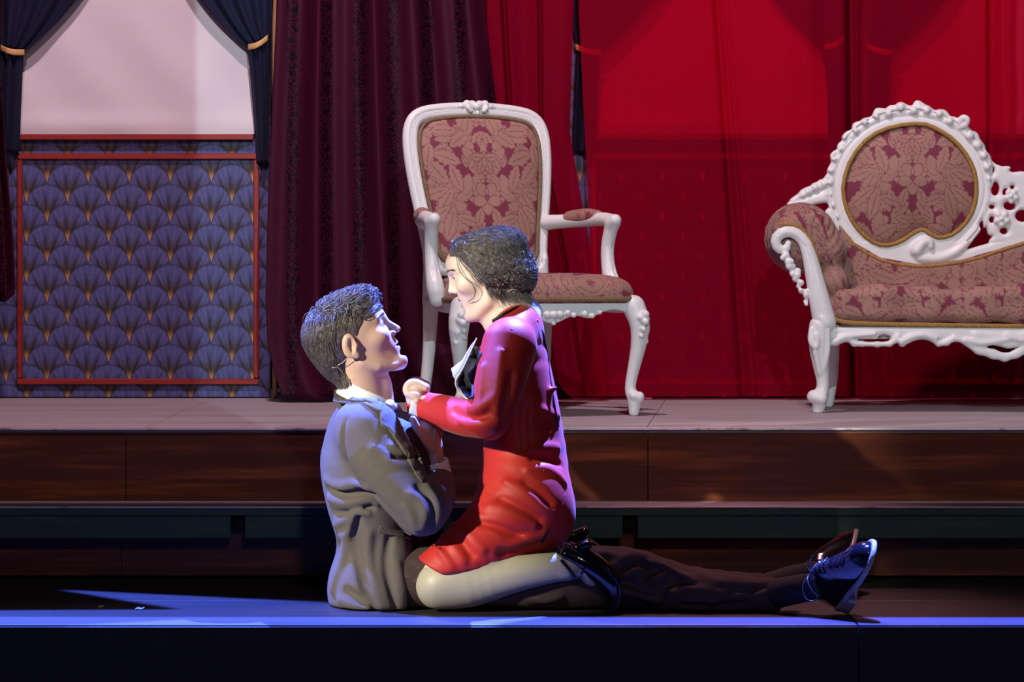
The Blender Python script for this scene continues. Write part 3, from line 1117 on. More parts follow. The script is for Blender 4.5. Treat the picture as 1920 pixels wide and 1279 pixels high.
for sx in (-1, 1):
    lo = (min(sx * .20, sx * .33), -.34, -.01)
    hi = (max(sx * .20, sx * .33), -.20, .36)
    sculpt('leg', lambda p: f_leg(p, sx), lo, hi, .0034, M_WHITE, ch, True)
    f = lambda p: smax(chain(p, [(sx * .188, .20, .33, .024), (sx * .19, .205, .18, .019), (sx * .20, .24, .008, .016)]), -p[:, 2], .002)
    sculpt('leg', f, (min(sx * .15, sx * .24), .16, -.01), (max(sx * .15, sx * .24), .28, .37), .0045, M_WHITE, ch, True)

    def f_arm(p):
        f = chain(p, [(sx * .198, .232, .575, .024), (sx * .235, .155, .578, .021), (sx * .272, .06, .582, .021), (sx * .290, -.03, .583, .021), (sx * .291, -.075, .572, .022)], .01, 1.0)
        f = smin(f, chain(p, [(sx * .291, -.07, .572, .0215), (sx * .284, -.045, .50, .0195), (sx * .284, -.055, .43, .021), (sx * .286, -.085, .38, .027), (sx * .280, -.085, .345, .024)], .015), .01)
        f = smin(f, chain(p, [(sx * .291, -.088, .578, .019)]), .006)
        for off in (-.008, .008):
            g = chain(p, [(sx * .291 + off, -.097, .56, .003), (sx * .284 + off, -.068, .50, .003), (sx * .284 + off, -.078, .43, .003), (sx * .288 + off, -.115, .385, .003)], 0)
            f = smax(f, -g, .003)
        return f
    arm = sculpt('arm', f_arm, (min(sx * .16, sx * .33), -.13, .30), (max(sx * .16, sx * .33), .27, .62), .0036, M_WHITE, ch, True)
    def f_pad(p):
        f = chain(p, [(sx * .243, .135, .588, .022), (sx * .268, .070, .592, .026), (sx * .281, .02, .590, .021)], .01, 1.0)
        return f
    pad = sculpt('arm_pad', f_pad, (min(sx * .20, sx * .32), -.02, .55), (max(sx * .20, sx * .32), .18, .63), .003, M_DAMASK, arm, True,
                 lambda V: damask(V[:, 1] * .5 + .03, V[:, 0], .36) * .9 + np.array([.05, .01, .01]))
    pad['label'] = 'damask armrest pad'

# ------------------------------------------------------------------ the sofa
DS, DSB = 9.62, 10.06
sf = empty('carved_sofa', tuple(P(1760, 775, DS)[:2]) + (Z_PLAT,), label='white carved sofa with oval damask back and rolled arm', cat='sofa')
def xz(p, d):
    """metres -> pixel-like coordinates on the upright plane at depth d"""
    s = F_PX / d
    return p[:, 0] * s + 960, HORIZON + (CAM_Z - p[:, 2]) * s
SB, SS = DSB / F_PX, DS / F_PX
med = smooth_poly([(1729, 231), (1676, 236), (1630, 255), (1596, 295), (1580, 343), (1583, 382), (1601, 422), (1630, 451), (1657, 462), (1689, 454), (1713, 436), (1731, 429), (1747, 441), (1763, 447),
       (1792, 438), (1819, 409), (1831, 372), (1830, 329), (1816, 295), (1790, 263), (1758, 242)], 1)


def c2(X, Y, pts):
    f = None
    for a, b in zip(pts[:-1], pts[1:]):
        ex, ey = b[0] - a[0], b[1] - a[1]
        t = np.clip(((X - a[0]) * ex + (Y - a[1]) * ey) / max(ex * ex + ey * ey, 1e-9), 0, 1)
        g = np.hypot(X - a[0] - ex * t, Y - a[1] - ey * t) - (a[2] + (b[2] - a[2]) * t)
        f = g if f is None else smin(f, g, 6.0)
    return f


def e2(X, Y, cx, cy, rx, ry):
    k = np.hypot((X - cx) / rx, (Y - cy) / ry)
    return (k - 1) * min(rx, ry)


_r = random.Random(4)
crest = []
for i in range(46):
    a = math.radians(204 - i * 4.5)
    out = 2 + 7 * math.exp(-((i - 26) / 8.0) ** 2) + 4 * math.exp(-((i - 13) / 3.0) ** 2)
    rr = 5.0 + _r.uniform(0, 2.0) + 3.5 * math.exp(-((i - 26) / 9.0) ** 2) + (3 if 34 < i < 43 else 0)
    q = out * (.55 + .45 * math.sin(i * 1.9))
    crest.append((1705 + (147 + q + rr * .35) * math.cos(a), 350 - (137 + q + rr * .4) * math.sin(a), rr))
    if i % 2:
        crest.append((1705 + (147 + q * 1.3 + rr * .7) * math.cos(a + .04), 350 - (137 + q * 1.3 + rr * .7) * math.sin(a + .04), rr * .75))
HOLES = [(1859, 318, 5, 9), (1865, 354, 8, 13), (1885, 361, 6, 7), (1897, 351, 4, 4), (1892, 386, 11, 8), (1859, 388, 5, 4), (1859, 412, 5, 6), (1881, 433, 7, 6), (1916, 405, 13, 11),
         (1935, 372, 9, 12), (1940, 335 + 12, 8, 6), (1955, 400, 10, 9)]


def f_sback(p):
    X, Y = xz(p, DSB)
    y = p[:, 1] - DSB
    A = e2(X, Y, 1705, 350, 151, 141)
    f = smin(A, c2(X, Y, [(1556, 400, 10), (1600, 452, 12), (1650, 480, 13), (1720, 492, 13), (1800, 484, 13), (1870, 464, 12), (1960, 436, 11), (2060, 425, 11), (2200, 430, 11)]), 10)
    f = smin(f, c2(X, Y, [(1566, 345, 10), (1550, 368, 11), (1515, 378, 9), (1480, 384, 5)]), 8)
    f = smin(f, c2(X, Y, [(1566, 335, 9), (1540, 348, 8), (1510, 362, 7), (1486, 376, 5)]), 6)
    for (bx_, by_, br) in ((1528, 350, 7), (1540, 342, 5), (1515, 357, 6), (1505, 362, 5), (1552, 336, 6)):
        f = smin(f, np.hypot(X - bx_, Y - by_) - br, 6)
    body = sd_poly(X, Y, smooth_poly([(1840, 275), (1852, 296), (1872, 312), (1897, 311), (1890, 324), (1922, 320), (1960, 334), (1990, 352), (2060, 400), (2060, 425), (1960, 436), (1868, 462), (1840, 445)], 1))
    for (hx, hy, hrx, hry) in HOLES:
        body = smax(body, -e2(X, Y, hx, hy, hrx, hry), 3)
    body = smax(body, -sd_poly(X, Y, [(1808, 468), (1838, 440), (1848, 424), (1852, 440), (1860, 443), (1850, 458), (1822, 470)]), 3)
    f = smin(f, body, 4)
    for (bx_, by_, br) in crest:
        f = smin(f, np.hypot(X - bx_, Y - by_) - br, 5)
    f = smax(f, -(sd_poly(X, Y, med) + 3), 3)
    th = .021
    g = smax(f * SB, np.abs(y) - th, .014)
    # raised carving on the front face
    it = []
    for (bx_, by_, br) in crest:
        it.append((*P(bx_, by_, DSB - .012 - .008 * (len(it) % 3 == 0)), br * SB * .85))
    for (fx, fy, fr) in ((1896, 368, 9), (1878, 411, 10), (1935, 355, 7)):
        for k in range(5):
            a = k * 1.2566 + .3
            it.append((*P(fx + fr * math.cos(a), fy + fr * math.sin(a), DSB - .022), fr * SB * .62))
        it.append((*P(fx, fy, DSB - .03), fr * SB * .4))
    for (bx_, by_, br) in ((1528, 352, 7), (1515, 360, 6), (1545, 345, 6), (1505, 366, 5)):
        it.append((*P(bx_, by_, DSB - .018), br * SB))
    m_ = g < .03
    if m_.any():
        g[m_] = smin(g[m_], blobs(p[m_], [(a, b, c, r) for a, b, c, r in it], .007), .007)
    scr = [px((1718, 470, DSB - .022, 12), (1730, 455, DSB - .024, 9), (1744, 452, DSB - .024, 7), (1745, 462, DSB - .026, 6)),
           px((1725, 484, DSB - .018, 9), (1760, 487, DSB - .018, 8), (1800, 470, DSB - .016, 8), (1832, 430, DSB - .014, 7)),
           px((1800, 228, DSB - .02, 7), (1806, 219, DSB - .026, 6), (1815, 224, DSB - .028, 6), (1811, 234, DSB - .026, 5))]
    for c_ in scr:
        g = add_local(p, g, c_, .008)
    for off in (-10.0, 2.0):                                # moulded lines round the oval
        gr = np.hypot((A - off) * SB, y + .0215) - .0032
        gr = np.where(Y < 455, gr, 1.0)
        g = smax(g, -gr, .003)
    return g


def blobs_w(it):
    return it


sculpt('back_frame', f_sback, tuple(P(1462, 505, DSB) - np.array([0, .06, 0])), tuple(P(2215, 178, DSB) + np.array([0, .04, 0])), .0036, M_WHITE, sf)


def f_med(p):
    X, Y = xz(p, DSB)
    s = sd_poly(X, Y, med) * SB
    th = .006 + .042 * np.sqrt(np.clip(-s / .16, 0, 1))
    return smax(s, np.abs(p[:, 1] - DSB) - th, .006)


def dam_x(V, cx, cy, d, tile=.375):
    s = F_PX / d
    return damask((V[:, 0] * s + 960 - cx) / s, (HORIZON + (CAM_Z - V[:, 2]) * s - cy) / s, tile)


C_SH = lambda c: c
sculpt('back_cushion', f_med, tuple(P(1572, 470, DSB) - np.array([0, .06, 0])), tuple(P(1840, 222, DSB) + np.array([0, .06, 0])), .0024, M_DAMASK, sf, cmap=lambda V: dam_x(V, 1708, 232 - 35, DSB, .40))
MB().tube([P(x, y, DSB - .021) for x, y in med + med[:1]], .0072, 8, False).build('back_braid', M_BRAID_GOLD, sf, True)


def f_leg_s(p, mir, d):
    q = p
    if mir:
        q = p.copy(); q[:, 0] = 2 * float(P(1885, 0, DS)[0]) - q[:, 0]
    f = chain(q, px((1537, 612, d, 20), (1536, 650, d, 20), (1540, 690, d, 15), (1544, 720, d, 11), (1540, 740, d, 14), (1534, 768, d, 12)), .012)
    f = smin(f, chain(q, px((1526, 744, d - .01, 13), (1540, 748, d - .02, 11))), .008)
    f = smin(f, chain(q, px((1522, 618, d - .02, 6), (1520, 640, d - .025, 7), (1530, 655, d - .03, 5), (1534, 640, d - .03, 5), (1530, 628, d - .03, 4))), .005)
    f = smin(f, chain(q, px((1529, 660, d - .025, 6), (1533, 680, d - .022, 5), (1537, 700, d - .018, 4))), .006)
    f = smin(f, chain(q, px((1552, 618, d - .02, 5), (1553, 660, d - .02, 5), (1545, 690, d - .018, 4))), .006)
    return smax(f, Z_PLAT - p[:, 2], .002)


for mir in (False, True):
    lo, hi = P(1500, 780, DS), P(1565, 585, DS)
    if mir:
        c_ = 2 * P(1885, 0, DS)[0]
        lo[0], hi[0] = c_ - hi[0], c_ - lo[0]
    sculpt('leg', lambda p: f_leg_s(p, mir, DS), lo - [.005, .07, .01], hi + [.005, .07, .02], .0036, M_WHITE, sf)
    bx0 = P(1560, 640, 10.0)[0] if not mir else 2 * P(1885, 0, DS)[0] - P(1535, 640, 10.0)[0]
    fz = lambda p: smax(chain(p, [(bx0, 10.0, Z_PLAT + .22, .024), (bx0 + .003, 10.0, Z_PLAT + .10, .018), (bx0 - .008, 10.02, Z_PLAT + .01, .015)]), Z_PLAT - p[:, 2], .002)
    sculpt('leg', fz, (bx0 - .04, 9.95, Z_PLAT - .01), (bx0 + .04, 10.06, Z_PLAT + .27), .0045, M_WHITE, sf)

band = [(1546, 604, 22), (1537, 565, 20), (1527, 520, 17), (1518, 480, 14), (1508, 452, 12), (1490, 435, 11), (1468, 434, 11), (1453, 449, 10), (1458, 467, 9), (1474, 469, 8), (1478, 456, 6)]


def f_scroll(p):
    f = chain(p, px(*[(x, y, DS, r) for x, y, r in band]), .006, .9)
    g = chain(p, px((1541, 590, DS - .03, 3), (1532, 545, DS - .028, 3), (1522, 500, DS - .024, 3), (1510, 462, DS - .02, 3), (1490, 445, DS - .018, 3), (1470, 446, DS - .017, 3)), 0)
    f = smax(f, -g, .004)
    it = []
    r_ = random.Random(9)
    for i in range(26):
        t = i / 25
        x = 1474 + 42 * t ** .9 + r_.uniform(-9, 9) * (1 - .5 * t)
        y = 480 + 88 * t + r_.uniform(-4, 4)
        it.append((*P(x, y, DS - .006 - r_.uniform(0, .012)), (6.5 - 2.5 * t + r_.uniform(-1, 1.5)) * SS))
    return smin(f, blobs(p, it, .004), .004)


sculpt('arm_scroll', f_scroll, tuple(P(1435, 632, DS) - np.array([0, .06, 0])), tuple(P(1575, 415, DS) + np.array([0, .05, 0])), .0034, M_WHITE, sf)


def f_roll(p):
    f = chain(p, px((1507, 447, DS + .09, 62), (1500, 447, DSB - .07, 66)), 0)
    f = smin(f, chain(p, px((1552, 470, DS + .07, 34), (1552, 470, DSB - .04, 36)), 0), .03)
    f = smin(f, chain(p, px((1566, 530, DS + .06, 27), (1566, 530, DSB - .04, 27)), 0), .05)
    f = smin(f, chain(p, px((1568, 585, DS + .055, 22), (1568, 585, DSB - .04, 22)), 0), .05)
    w = .0035 * np.sin((p[:, 2] * 1.0 - p[:, 0] * .8) * 190 + 3 * np.sin(p[:, 1] * 40))
    f = f + w * np.clip((p[:, 2] - .85) * 6, 0, 1)
    X, Y = xz(p, DS)
    return smax(smax(f, DS + .012 - p[:, 1], .012), p[:, 1] - (DSB - .022), .01)


sculpt('arm_cushion', f_roll, tuple(P(1400, 620, DS) - np.array([0.0, .01, 0])), tuple(P(1610, 360, DS) + np.array([.02, .46, .02])), .0042, M_DAMASK, sf,
       cmap=lambda V: damask(V[:, 0] + V[:, 2] * .6 + .02, (V[:, 1] - DS) * .9 + V[:, 0] * .8 + .1, .30))
XR_S = float(P(2215, 0, DS)[0])


def f_sseat(p):
    x0 = P(1566, 0, DS)[0]
    b = rbox(p, ((x0 + XR_S) / 2, (DS + DSB) / 2 - .005, .84 - (572 - 506) * SS), ((XR_S - x0) / 2, (DSB - DS) / 2 - .005, 34 * SS), .032)
    b = b - .007 * np.sin(p[:, 0] * 17 + 1.0) * np.clip((p[:, 2] - .74) * 20, 0, 1) - .004 * np.sin(p[:, 0] * 43 + p[:, 1] * 20)
    return b + .10 * np.clip(p[:, 1] - DS - .1, 0, 1) ** 1


sculpt('seat_cushion', f_sseat, (P(1555, 0, DS)[0], DS - .03, .84 - (622 - 506) * SS), (XR_S + .02, DSB + .02, .84 - (520 - 506) * SS), .0042, M_DAMASK, sf,
       cmap=lambda V: damask(V[:, 0] - float(P(1690, 0, DS)[0]), V[:, 1] * .6 - V[:, 2] * 1.1, .37) * 1.06)


def f_lowback(p):
    X, Y = xz(p, DSB)
    top = np.interp(X, [1560, 1600, 1650, 1720, 1800, 1870, 1960, 2060, 2230], [410, 458, 487, 499, 491, 471, 443, 432, 437]) - 4
    f2_ = np.maximum(top - Y, Y - 570) * SB * .8
    f2_ = np.maximum(f2_, (P(1572, 0, DSB)[0] - p[:, 0]))
    f2_ = np.maximum(f2_, p[:, 0] - XR_S)
    return smax(f2_, np.abs(p[:, 1] - DSB + .012) - .028, .02)


sculpt('lower_back_cushion', f_lowback, (P(1565, 0, DSB)[0], DSB - .07, .84 - (585 - 506) * SB), (XR_S + .02, DSB + .05, .84 - (395 - 506) * SB), .0042, M_DAMASK, sf,
       cmap=lambda V: damask(V[:, 0] - float(P(1800, 0, DSB)[0]), -V[:, 2], .42))
MB().tube([P(x, y, DSB - .036) for x, y in ((1586, 445), (1600, 458), (1625, 475), (1650, 488), (1685, 496), (1720, 500), (1760, 498), (1800, 492), (1835, 484), (1870, 472), (1915, 458), (1960, 445), (2060, 434), (2200, 438))], .0055, 8).build('rail_braid', M_BRAID_GOLD, sf, True)
br = smooth_poly([(1462, 423), (1480, 420), (1500, 426), (1517, 444), (1530, 478), (1541, 520), (1549, 560), (1556, 588), (1566, 600), (1590, 606), (1700, 609), (1920, 612), (2200, 612)], 2, False)
MB().tube([P(x, y, DS - .002) for x, y in br], .0068, 8).build('front_braid', M_BRAID_GOLD, sf, True)


def f_apron(p):
    X, Y = xz(p, DS)
    f = np.maximum(np.maximum(613 - Y, Y - 636), np.maximum(1556 - X, X - 2212)).astype(F32)
    low = c2(X, Y, [(1558, 644, 4), (1566, 642, 6), (1590, 634, 5), (1602, 644, 5), (1616, 645, 4), (1645, 646, 4), (1668, 645, 4), (1680, 637, 5), (1684, 630, 5)])
    low = np.minimum(low, c2(X, Y, [(1684, 632, 4), (1692, 644, 5), (1704, 638, 4), (1730, 630, 4), (1752, 638, 4), (1760, 645, 4), (1775, 642, 5), (1790, 634, 5), (1810, 640, 5)]))
    low = np.minimum(low, c2(X, Y, [(1808, 640, 6), (1836, 655, 9), (1862, 664, 8), (1884, 670, 7), (1905, 664, 7), (1925, 652, 10), (1950, 664, 8), (1985, 664, 8), (2010, 645, 8)]))
    low = np.minimum(low, c2(X, Y, [(2010, 640, 5), (2060, 642, 5), (2110, 634, 4), (2140, 645, 4), (2200, 640, 5)]))
    low = np.minimum(low, c2(X, Y, [(1830, 630, 10), (1890, 640, 12), (1930, 636, 14), (1980, 635, 10)]))
    f = smin(f, low, 5)
    for (hx, hy, hrx, hry) in ((1658, 633.5, 12, 6.5), (1852, 652, 7, 7), (1887, 660, 10, 8), (1726, 650, 27, 12), (1795, 650, 12, 8)):
        f = smax(f, -e2(X, Y, hx, hy, hrx, hry), 2)
    g = smax(f * SS, np.abs(p[:, 1] - DS - .012) - .016, .010)
    g = smin(g, smax(low * SS, np.abs(p[:, 1] - DS) - .012, .010), .004)
    for c_ in ([(1566, 641, 5), (1580, 632, 5), (1600, 630, 4), (1640, 626, 4)], [(1690, 641, 5), (1706, 632, 4), (1730, 626, 4), (1755, 634, 4)], [(1812, 638, 5), (1840, 645, 6), (1870, 640, 5), (1900, 634, 5)],
               [(1890, 628, 5), (1915, 640, 6), (1940, 632, 5)]):
        g = add_local(p, g, px(*[(x, y, DS - .008, r) for x, y, r in c_]), .006)
    return g


sculpt('apron', f_apron, tuple(P(1550, 685, DS) - np.array([0, .04, 0])), tuple(P(2220, 606, DS) + np.array([0, .05, 0])), .0038, M_WHITE, sf)
slab('seat_frame', (P(1562, 0, DS)[0], DS + .03, .84 - (636 - 506) * SS), (XR_S - .01, DSB - .02, .84 - (609 - 506) * SS), M_WHITE, sf)
# ------------------------------------------------------------------ people: shared head
DC = 8.03                                                  # depth of the couple's midline


def rot_frame(fwd, up):
    f = np.array(fwd, float); f /= np.linalg.norm(f)
    u = np.array(up, float); u -= f * np.dot(u, f); u /= np.linalg.norm(u)
    l = np.cross(u, f)
    return np.stack([f, l, u])                             # rows: local x, y, z


def head_field(q, o):
    """q: points in head axes (x forward, z up, metres, origin at the ear); o: options"""
    ay = np.abs(q[:, 1])
    s = np.stack([q[:, 0], ay, q[:, 2]], 1)
    f = ell(q, (-.006, 0, o['cz']), (.095, .073, o['cr']))
    f = smin(f, ell(q, (.040, 0, .000), (.056, .060, .080)), .030)
    f = smin(f, ell(q, (.060, 0, .054), (.040, .055, .034)), .020)              # forehead
    f = smin(f, seg(s, (.088, 0, .036), (.076, .040, .038), .011, .009), .014)   # brow
    f = smin(f, ell(s, (.066, .042, -.006), (.026, .020, .020)), .020)           # cheekbone
    f = smin(f, chain(s, [(.006, .050, -.045, .014), (.034, .044, -.070, .014), (.070, .020, -.086, .014), (.086, .0, -.088, .014)], 0), .024)
    f = smin(f, ell(q, (.086, 0, -.080), (.019 * o['chin'], .021, .018)), .014)
    f = smin(f, ell(q, (.076, 0, -.042), (.024, .030, .030)), .020)              # muzzle
    f = smax(f, -ell(s, (.103, .033, .020), (.016, .021, .0125)), .012)          # eye hollow
    f = smin(f, ell(s, (.0795, .032, .0205), (.0138, .0145, .0138)), .004)       # lids
    f = smax(f, -ell(s, (.0955, .0335, .0195), (.010, .0118, .0042)), .003)
    n = o['nose']
    f = smin(f, chain(q, [(.089, 0, .036, .0085), (.098 + .3 * n, 0, .018, .0080), (.106 + n, 0, .002, .0085), (.110 + n, 0, -.0055, .0092)], .004), .010)
    f = smin(f, ell(s, (.099, .0115, -.0115), (.0105, .0075, .0075)), .006)
    f = smax(f, -ell(s, (.105 + .5 * n, .0065, -.0165), (.006, .0035, .0045)), .003)
    op = o['mouth']
    up = chain(s, [(.0985, 0, -.0355, .0048), (.0975, .008, -.0352, .0048), (.086, .022, -.0415, .0028)], .003)
    lo = chain(s, [(.0955, 0, -.0478 - op, .0058), (.0935, .009, -.0472 - op, .0054), (.084, .021, -.0425 - op * .5, .0028)], .003)
    f = smin(f, np.minimum(up, lo), .005)
    f = smax(f, -ell(q, (.095, 0, -.0415 - op * .5), (.018, .0195, .0012 + op * .62)), .0025)
    f = smax(f, -ell(q, (.101, 0, -.064 - op), (.008, .016, .006)), .008)        # dip over the chin
    if o['ear']:
        R = rot_frame((.92, 0, -.30), (.30, 0, .92))
        e = ell(s, (-.008, .077, .006), (.0185, .0075, .0315), R)
        e = smax(e, -ell(s, (-.003, .086, .004), (.0120, .0125, .0215), R), .003)
        e = smin(e, ell(s, (-.002, .0755, -.022), (.009, .006, .010)), .006)
        e = smin(e, ell(s, (.009, .0735, .000), (.005, .006, .008)), .004)
        e = smin(e, chain(s, [(-.012, .079, -.008, .0028), (-.013, .080, .010, .0028), (-.004, .080, .022, .0024)], .003), .003)
        f = smin(f, e, .007)
    return f


def lips_mask(q, o):
    s = np.stack([q[:, 0], np.abs(q[:, 1]), q[:, 2]], 1).astype(F32)
    op = o['mouth']
    up = chain(s, [(.0985, 0, -.0355, .0048), (.0975, .008, -.0352, .0048), (.086, .022, -.0415, .0028)], .003)
    lo = chain(s, [(.0955, 0, -.0478 - op, .0058), (.0935, .009, -.0472 - op, .0054), (.084, .021, -.0425 - op * .5, .0028)], .003)
    return np.clip(1.3 - np.minimum(up, lo) / .0022, 0, 1) * (q[:, 0] > .074)


class Head:
    def __init__(self, T, d, pitch, face, sc, opt, skin, lip, lipamt, yaw=0.0):
        c, sn = math.cos(math.radians(pitch)), math.sin(math.radians(pitch))
        fw = np.array([face * c * math.cos(yaw), math.sin(yaw), sn])
        self.R = rot_frame(fw, (0, 0, 1)).astype(F32)
        self.T = P(T[0], T[1], d).astype(F32)
        self.sc, self.opt, self.skin, self.lip, self.lipamt = sc, opt, np.array(skin), np.array(lip), lipamt

    def loc(self, p):
        return ((p - self.T) @ self.R.T) / self.sc

    def wor(self, q):
        return np.asarray(q, float) * self.sc @ self.R + self.T

    def f(self, p):
        return head_field(self.loc(p), self.opt) * self.sc

    def colour(self, V):
        q = self.loc(V.astype(F32))
        c = np.tile(self.skin, (len(V), 1)).astype(float)
        m = lips_mask(q, self.opt)[:, None] * self.lipamt
        c = c * (1 - m) + self.lip * m
        ay = np.abs(q[:, 1])
        bl = np.exp(-(((q[:, 0] - .075) / .02) ** 2 + ((ay - .04) / .018) ** 2 + ((q[:, 2] + .012) / .016) ** 2))[:, None]
        c = c * (1 - .25 * bl) + np.array([.60, .22, .18]) * .25 * bl
        return c


def eyes(H, parent, iris):
    for sy in (1, -1):
        c = np.array([.0795, .032 * sy, .0205])
        V, Fs, cols = [], [], []
        nu, nv = 20, 14
        g = math.radians(4)
        for j in range(nv + 1):
            a = math.pi * j / nv
            for i in range(nu):
                b = 2 * math.pi * i / nu
                l = np.array([math.cos(a), math.sin(a) * math.cos(b), math.sin(a) * math.sin(b)])
                V.append(H.wor(c + l * .0126))
                cols.append((.01, .01, .01) if a < .22 else (iris if a < .5 else (.75, .72, .70)))
        for j in range(nv):
            for i in range(nu):
                i2 = (i + 1) % nu
                Fs.append((j * nu + i, (j + 1) * nu + i, (j + 1) * nu + i2, j * nu + i2))
        mk('eye', V, Fs, M_EYE, parent, col=np.array(cols))


def strands(f, roots, flow, n_seg, seg_len, rad, seed, lift=.002, curl=0.0, ban=None, jitter=.25):
    """locks of hair: thin tapering tubes combed along the solid f"""
    r = np.random.default_rng(seed)
    p = roots.astype(float).copy()
    N = len(p)
    ph = r.uniform(0, 6.28, N)
    nrm = grad(f, p)
    pts = [p + nrm * .001]
    L = seg_len * r.uniform(.6, 1.3, N)
    jit = r.normal(0, jitter, (N, 3))
    for k in range(n_seg):
        nrm = grad(f, p)
        v = flow(p) + jit
        if curl:
            side = np.cross(nrm, v)
            v = v + side * (curl * np.sin(ph + k * 1.5))[:, None]
        v -= nrm * np.sum(v * nrm, 1, keepdims=True)
        v /= np.linalg.norm(v, axis=1, keepdims=True) + 1e-9
        p = p + v * L[:, None]
        dist = f(p.astype(F32)).astype(float)
        tgt = lift * (1.2 - abs(k / (n_seg - 1) - .5)) * r.uniform(.2, 1.6, N)
        p = p + nrm * (np.clip(tgt - dist, -.01, .01))[:, None]
        pts.append(p.copy())
    pts = np.stack(pts, 1)                                  # N, n_seg + 1, 3
    if ban is not None:
        bad = ban(pts.reshape(-1, 3).astype(F32)).reshape(N, -1).any(1)
        pts = pts[~bad]
        N = len(pts)
    M = n_seg + 1
    w = np.interp(np.linspace(0, 1, M), [0, .4, 1], [.7, 1, .12]) * rad
    t = np.gradient(pts, axis=1)
    t /= np.linalg.norm(t, axis=2, keepdims=True) + 1e-9
    up = np.array([.2, .9, .35])
    a = up - t * np.sum(t * up, 2, keepdims=True)
    a /= np.linalg.norm(a, axis=2, keepdims=True) + 1e-9
    b = np.cross(t, a)
    ang = np.arange(3) * 2 * math.pi / 3
    ring = pts[:, :, None, :] + w[None, :, None, None] * r.uniform(.6, 1.3, (N, 1, 1, 1)) * (a[:, :, None, :] * np.cos(ang)[None, None, :, None] + b[:, :, None, :] * np.sin(ang)[None, None, :, None])
    V = ring.reshape(-1, 3)
    base = (np.arange(N) * M * 3)[:, None, None]
    kk = (np.arange(M - 1) * 3)[None, :, None]
    i0 = np.arange(3)[None, None, :]
    i1 = (np.arange(3) + 1) % 3
    q = np.stack([base + kk + i0, base + kk + i1[None, None, :], base + kk + 3 + i1[None, None, :], base + kk + 3 + i0], -1)
    return V, q.reshape(-1, 4)


def join(*vf):
    V = np.concatenate([np.asarray(v, float) for v, _ in vf])
    Fs, b = [], 0
    for v, f in vf:
        Fs.append(np.asarray(f) + b)
        b += len(v)
    return V, np.concatenate(Fs)


M_SKIN = mat('skin', (.5, .3, .2), 0.48, attr=True, bump=(300, 0.08, 0.0015), sss=0.06)
M_EYE = mat('eye', (.7, .7, .7), 0.08, attr=True, coat=.5)
M_TOOTH = mat('tooth', (.75, .72, .64), 0.25)
M_HAIR_M = mat('brown_hair', (0.095, 0.076, 0.072), 0.34, spec=.7, vary=((90, 90, 90), (0.185, 0.15, 0.13), .45, .65))
M_HAIR_W = mat('dark_brown_hair', (0.085, 0.066, 0.064), 0.34, spec=.8, vary=((60, 60, 60), (0.22, 0.165, 0.125), .48, .66))
M_TWEED = mat('grey_brown_wool', (0.132, 0.110, 0.097), 0.85, sheen=.05, spec=.2, bump=(850, .55, .0015), vary=((900, 900, 900), (0.088, 0.074, 0.066), .4, .65))
M_TROUSER = mat('dark_brown_trouser_wool', (0.050, 0.032, 0.030), 0.9, spec=.2, bump=(600, .4, .0015), vary=((25, 25, 60), (0.085, 0.060, 0.052), .5, .75))
M_RED = mat('red_dress_cloth', (0.46, 0.022, 0.015), 0.55, spec=.35, sheen=.08, bump=(700, .15, .001), vary=((6, 6, 6), (0.40, 0.017, 0.012), .45, .7))
M_CUFF = mat('pale_cuff_cloth', (0.52, 0.53, 0.58), 0.7)
M_SHIRT = mat('white_shirt_cotton', (0.72, 0.78, 0.76), 0.7)
M_TIE = mat('navy_tie_silk', (0.012, 0.014, 0.045), 0.4)
M_VEST = mat('dark_waistcoat', (0.012, 0.011, 0.014), 0.7)
M_PATENT = mat('black_patent_leather', (0.006, 0.006, 0.008), 0.10, coat=.9)
M_SOLE = mat('shoe_sole', (0.35, 0.33, 0.31), 0.35)
M_SOCK = mat('black_sock', (0.008, 0.008, 0.010), 0.9)
M_LACE = mat('shoe_lace', (0.03, 0.03, 0.034), 0.35)
M_LINING = mat('grey_striped_lining', (0.45, 0.46, 0.52), 0.6)
M_PIPE = mat('silver_piping', (0.55, 0.55, 0.58), 0.35)
M_DARKTRIM = mat('black_trim', (0.010, 0.009, 0.012), 0.6)
M_STEEL = mat('buckle_steel', (0.7, 0.7, 0.72), 0.2, metal=1.0)
M_WIRE = mat('skin_tone_wire', (0.62, 0.5, 0.38), 0.4)
# lining stripes
_nt = M_LINING.node_tree
_tc = _nt.nodes.new('ShaderNodeTexCoord'); _sp = _nt.nodes.new('ShaderNodeSeparateXYZ')
_nt.links.new(_tc.outputs['Object'], _sp.inputs[0])
_st = ((E(_nt, _sp.outputs[0]) * 1500.0 + E(_nt, _sp.outputs[2]) * 900.0).m('SINE')).step(.2, .6)
_mx = _nt.nodes.new('ShaderNodeMix'); _mx.data_type = 'RGBA'
_nt.links.new(_st.s, _mx.inputs[0])
_mx.inputs[6].default_value = (.62, .64, .70, 1); _mx.inputs[7].default_value = (.16, .16, .22, 1)
_nt.links.new(_mx.outputs[2], _nt.nodes['Principled BSDF'].inputs['Base Color'])

SKIN_M, SKIN_W = (.56, .36, .27), (.62, .45, .36)
HOSE = np.array([.40, .36, .26])

# ================================================================== the man
HM = Head((665, 649), DC, 25, 1, 1.0, dict(cz=.046, cr=.078, chin=1.05, nose=.004, mouth=.0022, ear=True), SKIN_M, (.50, .20, .18), .7)


def man_neck(p):
    f = chain(p, px((666, 668, DC, 42), (676, 712, DC, 42), (684, 752, DC, 44), (688, 790, DC, 46)), .01)
    return smin(f, chain(p, px((715, 705, DC, 14), (722, 722, DC, 14), (720, 750, DC, 18))), .02)


def f_mhead(p):
    return smin(HM.f(p), man_neck(p), .018)


